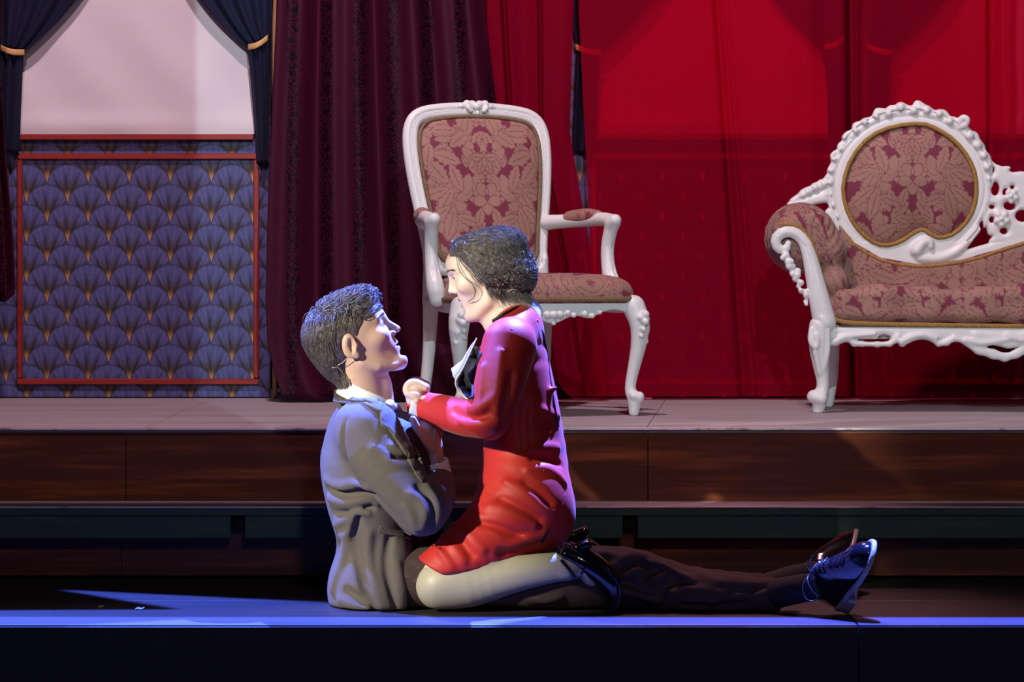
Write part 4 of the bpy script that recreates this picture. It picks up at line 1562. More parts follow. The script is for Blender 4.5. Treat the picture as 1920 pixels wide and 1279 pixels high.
def f_mbody(p):
    f = chain(p, px((686, 800, DC, 44), (690, 830, DC, 56), (692, 880, DC, 66), (700, 1000, DC, 62), (700, 1080, DC, 55)), .01, 1.35)
    for s in (-1, 1):
        dd = DC + s * .19
        f = smin(f, chain(p, px((684, 815, DC + s * .13, 34), (700, 830, dd, 34), (785, 945, DC + s * .24, 30), (817, 915, DC + s * .06, 17)), 0), .03)
        f = smin(f, chain(p, px((740, 1085, DC + s * .09, 40), (900, 1092, DC + s * .11, 42), (1150, 1092, DC + s * .12, 38), (1300, 1112, DC + s * .14, 26), (1480, 1116, DC + s * .155, 20)), 0), .03)
    return f


# his near hand comes up from the cuff and closes round her forearm from below
WR_M = (818, 872)
def f_mhand(p):
    f = chain(p, px((817, 880, 8.020, 17), (813, 850, 8.010, 19), (806, 820, 8.005, 22), (802, 803, 8.005, 21)), .008, 1.0)
    f = smin(f, chain(p, px((790, 806, 8.005, 11), (822, 806, 8.000, 11)), 0), .012)
    for i, (x, l) in enumerate(((786, .9), (799, 1.0), (812, 1.0), (824, .85))):
        f = smin(f, chain(p, px((x, 806, 8.000, 8.5), (x - 2, 786, 8.020, 8), (x - 4, 786 - 26 * l, 8.015, 7.2), (x - 4, 786 - 38 * l, 7.990, 6.2)), .004), .004)
    f = smin(f, chain(p, px((808, 840, 7.985, 10), (790, 818, 7.960, 9.5), (780, 800, 7.945, 8), (774, 786, 7.940, 6.5)), .006), .008)
    for x in (795, 806, 817):                               # tendons
        f = smin(f, chain(p, px((x, 806, 7.974, 2.4), (x * .6 + 812 * .4, 840, 7.981, 2.0)), 0), .006)
    return f


def f_mhand_far(p):
    f = chain(p, px((815, 870, 8.160, 18), (806, 815, 8.170, 21)), .008)
    for i, x in enumerate((784, 797, 810, 822)):
        f = smin(f, chain(p, px((x, 808, 8.170, 8.5), (x - 4, 780, 8.160, 8), (x - 6, 755, 8.130, 6.5)), .004), .005)
    return smin(f, chain(p, px((800, 840, 8.140, 10), (782, 810, 8.120, 8)), 0), .008)


V1, F1 = nets(f_mhead, HM.T - np.array([.125, .10, .155]), HM.T + np.array([.150, .10, .16]), .0026)
V2, F2 = nets(f_mbody, (P(600, 0, DC)[0], 7.70, .03), (P(1500, 0, DC)[0], 8.36, .62), .010)
V3, F3 = nets(f_mhand, tuple(P(760, 900, 8.0) - np.array([0, .09, 0])), tuple(P(850, 730, 8.0) + np.array([0, .06, 0])), .0026)
V4, F4 = nets(f_mhand_far, tuple(P(760, 900, 8.15) - np.array([0, .06, 0])), tuple(P(850, 730, 8.15) + np.array([0, .06, 0])), .004)
Vb, Fb = join((V1, F1), (V2, F2), (V3, F3), (V4, F4))
cb = np.concatenate([HM.colour(V1), np.tile(SKIN_M, (len(V2) + len(V3) + len(V4), 1))])
MAN = tuple(float(v) for v in (P(760, 0, DC)[0], DC, 0.0))
man = mk('person', Vb, Fb, M_SKIN, None, origin=MAN, col=cb)
tag(man, 'man in a grey-brown jacket sitting on the floor looking up', 'person')
eyes(HM, man, (.10, .13, .16))
V, Fs = nets(lambda p: HM.sc * ell(HM.loc(p), (.086, 0, -.0395), (.008, .016, .0045)), HM.wor((.06, -.0, -.06)) - .03, HM.wor((.10, 0, -.02)) + .03, .0016)
mk('teeth', V, Fs, M_TOOTH, man)

# hair: a cap with combed locks
def f_mcap(p):
    q = HM.loc(p)
    f = ell(q, (-.012, 0, .050), (.102, .081, .083))
    f = smin(f, ell(q, (.052, 0, .092), (.052, .056, .034)), .03)            # full forelock
    f = smin(f, ell(q, (-.058, 0, -.005), (.045, .060, .062)), .03)          # nape
    f = smin(f, ell(q, (-.052, 0, -.062), (.024, .040, .034)), .02)
    ay = np.abs(q[:, 1])
    # open the face, the ears and the neck
    xb = np.interp(q[:, 2], [-.012, .0157, .036, .047, .052, .07], [.006, .020, .036, .060, .10, .13]).astype(F32)
    f = smax(f, (q[:, 0] - xb) * .7, .006)
    ear = ell(np.stack([q[:, 0], ay, q[:, 2]], 1), (-.004, .084, -.004), (.029, .034, .040))
    f = smax(f, -ear, .006)
    low = half(q, (.62, 0, -.78), (-.018, 0, -.030))
    f = smax(f, np.where(q[:, 0] > -.02, low, -1).astype(F32), .004)
    return f * HM.sc


def f_msurf(p):
    return np.minimum(f_mcap(p), f_mhead(p) - .001)


def m_flow(p):
    q = HM.loc(p.astype(F32))
    top = np.clip((q[:, 2] - .085) / .03, 0, 1)[:, None]
    lo = np.array([-.35, 0, -1.0])                          # sides fall back and down
    hi = np.array([1.0, .25, .10])                          # the top is brushed forward
    back = np.array([-.15, 0, -1.0])
    bk = np.clip((-q[:, 0] - .02) / .05, 0, 1)[:, None]
    v = hi * top * (1 - bk) + lo * (1 - top) * (1 - bk) + back * bk
    ft = np.clip((q[:, 0] - .035) / .03, 0, 1)[:, None]
    v = v * (1 - ft) + np.array([1.0, .1, .35]) * ft
    return (v @ HM.R).astype(float)


def m_ban(p):
    q = HM.loc(p)
    xb = np.interp(q[:, 2], [-.012, .0157, .036, .047, .056, .07], [.008, .024, .040, .060, .10, .2])
    ear = (q[:, 0] > -.034) & (q[:, 0] < .03) & (q[:, 2] < .034) & (q[:, 2] > -.045)
    return ((q[:, 0] > xb) & (q[:, 2] > -.06)) | ear


Vc, Fc = nets(f_mcap, HM.T - np.array([.14, .11, .12]), HM.T + np.array([.10, .11, .17]), .0032)
rg = np.random.default_rng(5)
roots = Vc[rg.choice(len(Vc), 9000)]
q_ = HM.loc(roots.astype(F32))
roots = roots[(q_[:, 0] < np.interp(q_[:, 2], [-.012, .0157, .036, .05, .07], [-.01, .006, .022, .06, .13])) & ~((q_[:, 0] > -.045) & (q_[:, 2] < .048) & (np.abs(q_[:, 1]) > .03))]
q_ = HM.loc(roots.astype(F32))
Vs, Fs_ = strands(f_msurf, roots, m_flow, 6, .0095, .0008, 3, lift=.003, jitter=.14, ban=m_ban)
fr = roots[(q_[:, 2] > .095) & (q_[:, 0] > -.05)]
Vs2, Fs2 = strands(f_msurf, fr[:900], m_flow, 5, .009, .0010, 8, lift=.008, jitter=.4, ban=m_ban)
Vh, Fh = join((Vc, Fc), (Vs, Fs_), (Vs2, Fs2))
mk('hair', Vh, Fh, M_HAIR_M, man)['label'] = 'short brown hair brushed forward'
# brows
def brow(H, parent, m, z=.043, thick=.0022, n=46, seed=1, raise_=.0):
    r = random.Random(seed)
    f = lambda p: H.f(p)
    for sy in (-1, 1):
        mb = MB()
        for i in range(n):
            t = r.random()
            y = sy * (.014 + .036 * t)
            zz = z + .004 * math.sin(t * 2.6) - .003 * t + r.uniform(-.0022, .0022) + raise_
            xs = np.linspace(.12, .05, 60)
            w = np.array([H.wor((x, y, zz)) for x in xs]).astype(F32)
            v = f(w)
            k = int(np.argmax(v < 0))
            a = np.array([xs[k] + .0008, y, zz])
            e = a + np.array([-.0035 * t, sy * .008, .002 - .004 * t])
            mb.tube([H.wor(a), H.wor((a + e) / 2 + [.001, 0, .0004]), H.wor(e)], [.0007, .0007, .0002], 3, False)
        mb.build('eyebrow', m, parent, True)['kind'] = 'stuff'
brow(HM, man, M_HAIR_M, n=60)

# ---- jacket
FL = 0.003


def f_jacket0(p):
    f = chain(p, px((688, 850, DC, 84), (690, 870, DC, 91), (700, 930, DC, 90), (708, 985, DC, 80), (710, 1022, DC, 68)), .02, 1.42)
    f = smin(f, chain(p, px((706, 1020, DC, 60), (694, 1070, DC, 72), (692, 1105, DC, 80), (696, 1122, DC, 78)), .02, 1.5), .03)
    f = smin(f, chain(p, px((676, 800, DC - .17, 50), (668, 790, DC - .06, 40), (668, 790, DC + .06, 40), (676, 800, DC + .17, 50)), .01), .05)
    # front skirts fall between the thighs
    f = smin(f, chain(p, px((735, 1040, DC - .10, 38), (728, 1100, DC - .13, 36), (730, 1128, DC - .14, 30)), .01), .03)
    # near and far sleeve
    for s in (-1, 1):
        f = smin(f, chain(p, px((690, 812, DC + s * .20, 60), (712, 858, DC + s * .225, 58), (758, 920, DC + s * .240, 52), (788, 953, DC + s * .235, 50)), .01), .022)
    return f


def f_forearm(p, s):
    return chain(p, px((792, 955, DC + s * .235, 48), (812, 940, DC + s * .18, 42), (822, 915, DC + (-.06 if s < 0 else .14), 33), (822, 903, DC + (-.030 if s < 0 else .13), 29)), .01)


def f_jacket1(p):
    f = f_jacket0(p)
    f = smin(f, f_forearm(p, -1), .016)
    f = smin(f, f_forearm(p, 1), .016)
    # neck opening and open front
    f = smax(f, -chain(p, px((690, 700, DC, 52), (702, 770, DC, 50)), 0), .008)
    return f


def jfolds(f0):
    R = []
    ridge = lambda pts, r=6, off=.0: R.append((on_surface(f0, pts, off, r), 1))
    groove = lambda pts, r=5, off=-.0: R.append((on_surface(f0, pts, off, r), -1))
    # sleeve head and arm folds
    groove([(648, 790, 2), (644, 830, 3), (652, 868, 4), (668, 895, 5), (700, 925, 5), (735, 962, 5), (770, 995, 4)])
    ridge([(700, 840), (735, 860), (765, 858)], 6)
    ridge([(735, 838, 5), (752, 850, 6), (765, 842, 4)])
    ridge([(728, 862, 4), (750, 872, 7), (772, 872, 5)])
    groove([(735, 858, 3), (758, 862, 4), (775, 856, 3)])
    ridge([(770, 925, 6), (790, 935, 8), (800, 960, 7), (790, 990, 5)])
    groove([(782, 915, 4), (800, 930, 5), (812, 950, 5), (808, 985, 4)])
    ridge([(800, 912, 6), (818, 935, 7), (824, 965, 6), (815, 995, 4)])
    groove([(812, 915, 4), (828, 940, 4), (832, 965, 4)])
    ridge([(760, 950, 4), (775, 970, 6), (778, 992, 4)])
    # back and side folds
    ridge([(612, 900, 5), (640, 915, 8), (668, 905, 7), (690, 915, 4)])
    ridge([(618, 935, 5), (650, 945, 8), (682, 935, 6), (705, 945, 4)])
    groove([(615, 918, 4), (650, 928, 6), (690, 922, 5)])
    groove([(625, 960, 4), (655, 965, 6), (695, 952, 5)])
    ridge([(630, 985, 5), (652, 975, 8), (672, 960, 6), (690, 962, 4)])
    ridge([(640, 1005, 6), (658, 1000, 9), (664, 975, 6)])
    groove([(672, 972, 4), (664, 1000, 6), (668, 1040, 8), (680, 1080, 10), (690, 1110, 9), (700, 1140, 8)])
    ridge([(650, 1010, 7), (645, 1050, 9), (630, 1085, 9), (625, 1105, 7)])
    groove([(636, 1010, 5), (632, 1025, 6), (628, 1040, 4)])
    ridge([(692, 1000, 6), (690, 1050, 8), (702, 1095, 8), (715, 1135, 7)])
    groove([(730, 1010, 4), (722, 1060, 7), (735, 1110, 7), (742, 1140, 5)])
    ridge([(745, 1060, 6), (752, 1100, 8), (757, 1138, 6)])
    ridge([(640, 1125, 5), (665, 1138, 6), (690, 1142, 5)])
    groove([(650, 1108, 6), (668, 1120, 7), (680, 1128, 5)])
    return R


_JF = jfolds(f_jacket1)


def f_jacket(p):
    f = f_jacket1(p)
    for pts, sg in _JF:
        f = add_local(p, f, pts, .014, sg)
    return smax(f, FL - p[:, 2], .006)


Vj, Fj = nets(f_jacket, (P(585, 0, 7.8)[0], 7.70, -.005), (P(870, 0, 8.2)[0], 8.36, float(P(0, 715, 8.0)[2])), .0048)
jk = mk('jacket', Vj, Fj, M_TWEED, man)
jk['label'] = 'grey-brown wool jacket'
V, Fs = patch(f_jacket, [(711, 984), (770, 1000), (767, 1013), (708, 997)], .001, .004)
mk('pocket_flap', V, Fs, M_TWEED, jk)
V, Fs = patch(f_jacket, [(707, 752), (733, 772), (756, 806), (778, 842), (793, 880), (790, 905), (778, 890), (757, 850), (735, 818), (726, 803), (714, 800)], .002, .004)
mk('lapel', V, Fs, M_TWEED, jk)
V, Fs = patch(f_jacket, [(630, 735), (655, 731), (690, 742), (716, 760), (712, 775), (680, 758), (655, 752), (628, 756)], .002, .005)
mk('jacket_collar', V, Fs, M_TWEED, jk)
for bx_, by_ in ((786, 1000),):
    pt = on_surface(f_jacket, [(812, 972, 3)], .002)[0]
# shirt collar, cuff, tie, waistcoat
ax = np.array([.40, 0, .92])
cc = P(687, 744, DC)


def f_collar(p):
    a, b = cc - ax * .022, cc + ax * .020
    f = ccone(p, a, b, .076, .069, .003)
    return smax(f, -ccone(p, a - ax * .02, b + ax * .02, .0700, .0620, .002), .002)


Vk, Fk = nets(f_collar, cc - np.array([.11, .10, .09]), cc + np.array([.11, .10, .09]), .0028)
shirt = mk('shirt_collar', Vk, Fk, M_SHIRT, man)
a_, b_ = P(823, 892, 8.012), P(816, 864, 8.006)
Vk, Fk = nets(lambda p: smax(ccone(p, a_, b_, .034, .032, .002), -ccone(p, a_ + (b_ - a_) * -.2, b_ + (b_ - a_) * .3, .029, .0285, .001), .002), np.minimum(a_, b_) - .05, np.maximum(a_, b_) + .05, .0028)
mk('shirt_cuff', Vk, Fk, M_SHIRT, man)
MB().tube([P(728, 752, DC - .062), P(737, 764, DC - .05), P(733, 776, DC - .045)], [.008, .010, .002], 8).build('collar_tip', M_SHIRT, man, True)
Vk, Fk = nets(lambda p: chain(p, px((738, 768, DC - .01, 14), (752, 790, DC - .01, 12), (778, 850, DC - .01, 20), (800, 920, DC - .01, 26)), .01, 1.5), tuple(P(715, 960, DC) - np.array([0, .08, 0])), tuple(P(835, 745, DC) + np.array([0, .08, 0])), .005)
mk('tie', Vk, Fk, M_TIE, man)
Vk, Fk = nets(lambda p: chain(p, px((745, 830, DC, 60), (770, 930, DC, 52), (772, 1010, DC, 45)), .01, 1.5), tuple(P(680, 1070, DC) - np.array([0, .16, 0])), tuple(P(850, 760, DC) + np.array([0, .16, 0])), .008)
mk('waistcoat', Vk, Fk, M_VEST, man)

# ---- trousers
def f_trou0(p):
    f = chain(p, px((700, 1085, DC, 60), (760, 1080, DC, 58)), 0, 1.6)
    for s, dk in ((-1, (7.95, 7.93, 7.92, 7.895, 7.875, 7.862)), (1, (8.13, 8.15, 8.16, 8.16, 8.16, 8.165))):
        e = 0 if s < 0 else -1
        ps = [(745, 1085, dk[0], 58), (900, 1084, dk[1], 60), (1110, 1084, dk[2], 59), (1190, 1086, dk[2], 58), (1262, 1103, dk[3], 46), (1310, 1110, dk[4], 40), (1380, 1114, dk[5], 36), (1452, 1117, dk[5], 33)]
        ps = [(x + (0 if s < 0 else -6), y - (0 if s < 0 else 12), d, r * (1 if s < 0 else .84)) for x, y, d, r in ps]
        f = smin(f, chain(p, px(*ps), .01), .03)
    # cut the hems square
    f = smax(f, half(p, (1, 0, 0.02), P(1462, 1110, 7.86)), .004)
    return f


def tfolds(f0):
    R = []
    for pts, sg in (([(1105, 1050, 5), (1130, 1040, 8), (1160, 1048, 6)], 1), ([(1150, 1062, 5), (1185, 1042, 8), (1215, 1045, 6), (1230, 1060, 5)], 1), ([(1165, 1085, 5), (1205, 1062, 8), (1240, 1060, 7), (1255, 1078, 5)], 1),
                    ([(1215, 1090, 5), (1245, 1075, 8), (1275, 1080, 6), (1300, 1095, 4)], 1), ([(1160, 1070, 4), (1195, 1058, 6), (1225, 1065, 5)], -1), ([(1205, 1085, 5), (1235, 1072, 6), (1262, 1078, 5)], -1),
                    ([(1240, 1100, 5), (1270, 1090, 7), (1300, 1100, 5)], -1), ([(1255, 1115, 5), (1290, 1105, 7), (1330, 1110, 5)], 1), ([(1120, 1100, 6), (1170, 1105, 8), (1230, 1125, 6)], 1), ([(1130, 1085, 5), (1180, 1095, 6), (1240, 1112, 5)], -1),
                    ([(1250, 1140, 5), (1290, 1120, 7), (1340, 1125, 5)], 1), ([(1350, 1100, 3), (1400, 1108, 4), (1440, 1100, 3)], -1), ([(1280, 1132, 4), (1340, 1138, 5), (1400, 1132, 4)], -1),
                    ([(900, 1128, 5), (940, 1122, 8), (990, 1130, 6)], 1), ([(980, 1120, 5), (1020, 1125, 7), (1050, 1118, 5)], 1)):
        R.append((on_surface(f0, pts, 0), sg))
    return R


_TF = tfolds(f_trou0)


def f_trou(p):
    f = f_trou0(p)
    for pts, sg in _TF:
        f = add_local(p, f, [(a, b, c, r * 1.35) for a, b, c, r in pts], .012, sg)
    ph = p[:, 0] * 120 + 2 * np.sin(p[:, 2] * 60)
    f = f + .0012 * np.sin(ph) * np.clip((p[:, 0] - .15) * 4, 0, 1)
    return smax(f, FL - p[:, 2], .006)


Vt, Ft = nets(f_trou, (P(640, 0, 7.9)[0], 7.78, -.005), (P(1475, 0, 8.0)[0], 8.32, float(P(0, 985, 8.1)[2])), .0052)
tr = mk('trousers', Vt, Ft, M_TROUSER, man)
tr['label'] = 'dark brown wool trousers'
for pts in ([(1437, 1084), (1436, 1105), (1435, 1125), (1434, 1146)], [(1444, 1084), (1443, 1105), (1442, 1125), (1441, 1146)]):
    c_ = on_surface(f_trou, pts, .001, 1.0)
    MB().tube([q[:3] for q in c_], .0012, 5).build('hem_stitch', M_TROUSER, tr, True)

# ---- socks and lace-up shoes (foot axes: x to the toe, z away from the sole)
def shoe(ankle, heel, fwd, upv, leg_from, name_lab):
    R = rot_frame(fwd, upv).astype(F32)
    H0 = np.asarray(heel, float)
    loc = lambda p: (p - H0.astype(F32)) @ R.T
    wor = lambda q: np.asarray(q, float) @ R + H0
    L = .275
    sole_poly = smooth_poly([(x_, y_ * 1.12) for x_, y_ in [(0, -.026), (-.010, 0), (0, .026), (.05, .030), (.10, .033), (.17, .046), (.22, .044), (.258, .026), (.268, 0), (.258, -.022), (.22, -.038), (.17, -.042), (.10, -.030), (.05, -.028)]], 2)
    def f_up(p):
        q = loc(p)
        s = sd_poly(q[:, 0], q[:, 1], sole_poly) + .004
        top = np.interp(q[:, 0], [-.02, 0, .04, .075, .11, .15, .19, .23, .27], [.090, .096, .098, .106, .108, .088, .068, .056, .040])
        cs = top * (1 - np.clip(np.abs(q[:, 1]) / .052, 0, 1) ** 2.6 * .75)
        f = smax(s + np.clip(q[:, 2] - .02, 0, 1) * .16, (q[:, 2] - cs) * .75, .03)
        f = smax(f, .012 - q[:, 2], .003)
        for xx, a in ((.165, .003), (.18, .0028), (.195, .0022)):           # creases over the ball
            g = np.hypot(q[:, 0] - xx - q[:, 1] * .2, (q[:, 2] - cs)) - .004
            f = smax(f, -g, .006)
        op = ell(q, (.030, 0, .105), (.055, .030, .034))
        return smax(f, -op, .004)
    def f_so(p):
        q = loc(p)
        s = sd_poly(q[:, 0], q[:, 1], sole_poly)
        f = smax(s - .002, np.abs(q[:, 2] - .008) - .006, .002)
        hl = smax(s, np.abs(q[:, 2] + .008) - .014, .002)
        return np.minimum(f, smax(hl, q[:, 0] - .066, .002))
    corners = np.array([wor((x, y, z)) for x in (-.03, .29) for y in (-.06, .06) for z in (-.03, .12)])
    root = None
    Vu, Fu = nets(f_up, corners.min(0), corners.max(0), .0032)
    o = mk('shoe', Vu, Fu, M_PATENT, man)
    o['label'] = name_lab
    Vu, Fu = nets(f_so, corners.min(0), corners.max(0), .0032)
    mk('sole', Vu, Fu, M_SOLE, o)
    mb = MB()
    for i, xx in enumerate((.092, .108, .124, .138)):
        zt = float(np.interp(xx, [.075, .11, .15], [.108, .109, .090]))
        mb.tube([wor((xx - .006, -.020, zt - .010)), wor((xx, 0, zt + .002)), wor((xx + .006, .020, zt - .010))], .0022, 6)
    b0 = np.array([.088, 0, .104])
    for sy in (-1, 1):
        mb.tube([wor(b0 + np.array(d_)) for d_ in chaikin([(0, 0, 0), (-.012, sy * .03, .020), (-.03, sy * .062, .0), (-.018, sy * .058, -.030), (.0, sy * .03, -.012), (0, 0, 0)], 2)], .0014, 6)
        mb.tube([wor(b0 + np.array(d_)) for d_ in chaikin([(0, 0, 0), (.012, sy * .02, .016), (.010, sy * .05, .004), (.0, sy * .06, -.024)], 2)], .0014, 6)
    if 'near' in name_lab:
        mb.build('laces', M_LACE, o, True)
    sk = chain
    pts = [tuple(leg_from) + (.036,), tuple((np.array(leg_from) + wor((.03, 0, .10))) / 2) + (.036,), tuple(wor((.035, 0, .085))) + (.034,)]
    f = lambda p: chain(p, pts, .01)
    a = np.array(pts)[:, :3]
    Vu, Fu = nets(f, a.min(0) - .05, a.max(0) + .05, .005)
    mk('sock', Vu, Fu, M_SOCK, man)


heel_n = P(1576, 1132, 7.810)
shoe(None, heel_n, (.060, -.185, .135), (-1, -.15, .35), P(1440, 1118, 7.866), 'polished black lace-up shoe on the near foot')
heel_f = P(1582, 1110, 8.17)
shoe(None, heel_f, (.050, .19, .105), (-1, .15, .35), P(1440, 1102, 8.16), 'polished black lace-up shoe on the far foot')
# headset wire behind the ear
MB().tube([P(x, y, DC - .078 + .012 * i) for i, (x, y) in enumerate(((655, 668), (640, 682), (625, 688), (618, 692)))], .0009, 5).build('headset_wire', M_WIRE, man, True)
MB().tube([P(x, y, DC - .070 + .008 * i) for i, (x, y) in enumerate(((622, 690), (632, 688), (642, 697), (645, 706)))], .0009, 5).build('headset_wire', M_WIRE, man, True)
# ================================================================== the woman
HW = Head((918, 512), DC, -22, -1, .955, dict(cz=.041, cr=.064, chin=.95, nose=.0, mouth=.0050, ear=False), SKIN_W, (.45, .012, .022), 1.0)


def wom_neck(p):
    f = chain(p, px((925, 520, DC, 38), (940, 552, DC, 38), (958, 582, DC, 42), (968, 612, DC, 55)), .01)
    return smin(f, chain(p, px((896, 575, DC, 16), (912, 588, DC, 18), (930, 600, DC, 22)), .01), .03)


def f_whead(p):
    return smin(HW.f(p), wom_neck(p), .02)


KN = [(824, 1100, 7.862, 44), (868, 1096, 7.858, 46), (905, 1090, 7.855, 42), (950, 1080, 7.850, 36), (1000, 1070, 7.845, 31), (1040, 1064, 7.840, 28), (1068, 1062, 7.838, 26)]


def f_wbody(p):
    f = chain(p, px((968, 612, DC, 50), (960, 680, DC, 55), (975, 770, DC, 50), (985, 860, DC, 60), (990, 930, DC, 65)), .01, 1.4)
    for s in (-1, 1):
        f = smin(f, chain(p, px((960, 630, DC + s * .10, 36), (952, 648, DC + s * .16, 32), (920, 780, DC + s * .21, 24), (815, 768, DC + s * .05, 18)), 0), .03)
        f = smin(f, chain(p, px((985, 945, DC + s * .09, 60), (828, 1085, DC + s * .165, 40)), 0), .03)
    return f


def f_wleg(p):
    f = chain(p, px((900, 1040, 7.88, 56), (834, 1092, 7.862, 44)), 0)
    f = smin(f, chain(p, px(*KN), .01), .015)
    f = smin(f, chain(p, px((1062, 1060, 7.838, 25), (1085, 1050, 7.838, 22), (1110, 1082, 7.838, 18)), .01), .012)   # heel and instep
    f = smin(f, chain(p, px((1062, 1074, 7.815, 9)), 0), .015)                                                     # ankle bone
    return smax(f, FL - p[:, 2], .012)


def f_wleg_far(p):
    q = p.copy()
    q[:, 1] = 2 * DC - q[:, 1]
    return f_wleg(q)


def f_whand(p):
    f = chain(p, px((790, 760, 8.030, 17), (776, 748, 8.030, 18), (784, 734, 8.030, 16)), .006, 1.7)
    for i in range(4):
        d = 8.010 + i * .0195
        l = (0.94, 1.0, 1.0, .9)[i]
        f = smin(f, chain(p, px((797, 727 + i * .6, d, 8.4), (775, 716 + i * .8, d, 8.6), (761, 726 + i, d, 7.8), (765, 741, d, 7.0), (777, 742, d, 6.4)), .003), .0035)
    f = smin(f, ell(p, P(778, 730, 8.036), (.022, .040, .017)), .006)
    f = smin(f, chain(p, px((795, 752, 8.007, 9), (780, 742, 7.994, 8.2), (766, 738, 7.997, 7.2)), .005), .006)
    return f


def f_whand_far(p):
    q = p.copy()
    q[:, 1] = 2 * DC - q[:, 1]
    return f_whand(q)


V1, F1 = nets(f_whead, HW.T - np.array([.14, .10, .165]), HW.T + np.array([.11, .10, .15]), .0026)
V2, F2 = nets(f_wbody, (P(770, 0, DC)[0], 7.72, .05), (P(1080, 0, DC)[0], 8.34, .72), .010)
V3, F3 = nets(f_wleg, (P(765, 0, 7.85)[0], 7.76, -.004), (P(1145, 0, 7.85)[0], 7.97, float(P(0, 960, 7.85)[2])), .0044)
lo_, hi_ = P(740, 790, 8.03) - np.array([0, .09, 0]), P(815, 695, 8.03) + np.array([0, .10, 0])
V4, F4 = nets(f_whand, lo_, hi_, .0025)
V5, F5 = V3.copy(), F3[:, ::-1]
V5[:, 1] = 2 * DC - V5[:, 1]
V6, F6 = V4.copy(), F4[:, ::-1]
V6[:, 1] = 2 * (DC + .055) - V6[:, 1]
Vb, Fb = join((V1, F1), (V2, F2), (V3, F3), (V4, F4), (V5, F5), (V6, F6))
cb = np.concatenate([HW.colour(V1), np.tile(SKIN_W, (len(V2), 1)), np.tile(HOSE, (len(V3), 1)), np.tile(SKIN_W, (len(V4), 1)), np.tile(HOSE, (len(V5), 1)), np.tile(SKIN_W, (len(V6), 1))])
WOM = tuple(float(v) for v in (P(940, 0, DC)[0], DC, 0.0))
wom = mk('person', Vb, Fb, M_SKIN, None, origin=WOM, col=cb)
tag(wom, 'woman in a red dress kneeling astride the lap of the man', 'person')
eyes(HW, wom, (.07, .05, .03))
brow(HW, wom, M_HAIR_W, z=.044, n=50, seed=4)
V, Fs = nets(lambda p: HW.sc * ell(HW.loc(p), (.087, 0, -.0395), (.008, .015, .0050)), HW.wor((.08, 0, -.04)) - .035, HW.wor((.08, 0, -.04)) + .035, .0016)
mk('teeth', V, Fs, M_TOOTH, wom)
# lashes
for sy in (-1, 1):
    mb = MB()
    for i in range(12):
        t = i / 11
        a = np.array([.0925 - .006 * abs(t - .45), sy * (.024 + .020 * t), .0235 - .004 * (t - .4) ** 2])
        e = a + np.array([.006 - .004 * t, sy * (.001 + .004 * t), .0015])
        mb.tube([HW.wor(a), HW.wor((a + e) / 2 + [0, 0, -.0008]), HW.wor(e)], [.0006, .0005, .0001], 3, False)
    mb.build('eyelash_row', M_DARKTRIM, wom, True)['kind'] = 'stuff'


def f_wcap(p):
    q = HW.loc(p)
    f = ell(q, (-.014, 0, .047), (.104, .086, .064))
    f = smin(f, ell(q, (.048, -.0, .082), (.042, .055, .026)), .03)
    f = smin(f, ell(q, (-.064, 0, -.022), (.048, .078, .060)), .03)
    s = np.stack([q[:, 0], np.abs(q[:, 1]), q[:, 2]], 1)
    f = smin(f, ell(s, (-.010, .064, .002), (.050, .026, .040)), .02)          # hair over the ears
    xb = np.interp(q[:, 2], [-.04, -.024, .034, .067, .079, .095], [.020, .025, .038, .054, .082, .12]).astype(F32)
    f = smax(f, (q[:, 0] - xb) * .8, .008)
    low = half(q, (.47, 0, -1), (0, 0, -.040))
    f = smax(f, low, .012)
    part = chain(q, [(.085, .030, .100, .006), (.03, .040, .112, .006), (-.03, .040, .112, .004)], .004)
    f = smax(f, -part, .010)
    return f * HW.sc


def f_wsurf(p):
    return np.minimum(f_wcap(p), f_whead(p) - .001)


def w_flow(p):
    q = HW.loc(p.astype(F32))
    t = np.clip((q[:, 2] - .06) / .06, 0, 1)[:, None]
    fr = np.clip((q[:, 0] - .01) / .05, 0, 1)[:, None]
    hi = np.array([-1.0, 0, -.05]); lo = np.array([-.45, 0, -1.0]); frn = np.array([-.3, 0, -1.0])
    v = hi * t * (1 - fr) + lo * (1 - t) * (1 - fr) + (frn * (1 - t) + np.array([.2, -.9, -.1]) * t * .6 + hi * t * .4) * fr
    v[:, 1] += np.sign(q[:, 1]) * .5 * t[:, 0]
    return (v @ HW.R).astype(float)


def w_ban(p):
    q = HW.loc(p)
    xb = np.interp(q[:, 2], [-.04, -.024, .034, .064, .074, .095], [.028, .033, .048, .066, .096, .16])
    return (q[:, 0] > xb) & (q[:, 2] > -.08)


Vc, Fc = nets(f_wcap, HW.T - np.array([.10, .11, .10]), HW.T + np.array([.15, .11, .16]), .0032)
rg = np.random.default_rng(15)
roots = Vc[rg.choice(len(Vc), 9000)]
q_ = HW.loc(roots.astype(F32))
roots = roots[q_[:, 0] < np.interp(q_[:, 2], [-.04, -.024, .034, .067, .079, .095], [.016, .020, .034, .053, .084, .13])]
q_ = HW.loc(roots.astype(F32))
Vs, Fs_ = strands(f_wsurf, roots, w_flow, 7, .0105, .0008, 13, lift=.004, curl=.35, jitter=.16, ban=w_ban)
endr = roots[(q_[:, 2] < .02)]
Vs2, Fs2 = strands(f_wsurf, endr[:900], w_flow, 8, .0055, .0011, 18, lift=.007, curl=1.3, jitter=.5, ban=w_ban)
Vh, Fh = join((Vc, Fc), (Vs, Fs_), (Vs2, Fs2))
hair = mk('hair', Vh, Fh, M_HAIR_W, wom)
hair['label'] = 'short wavy dark brown hair'
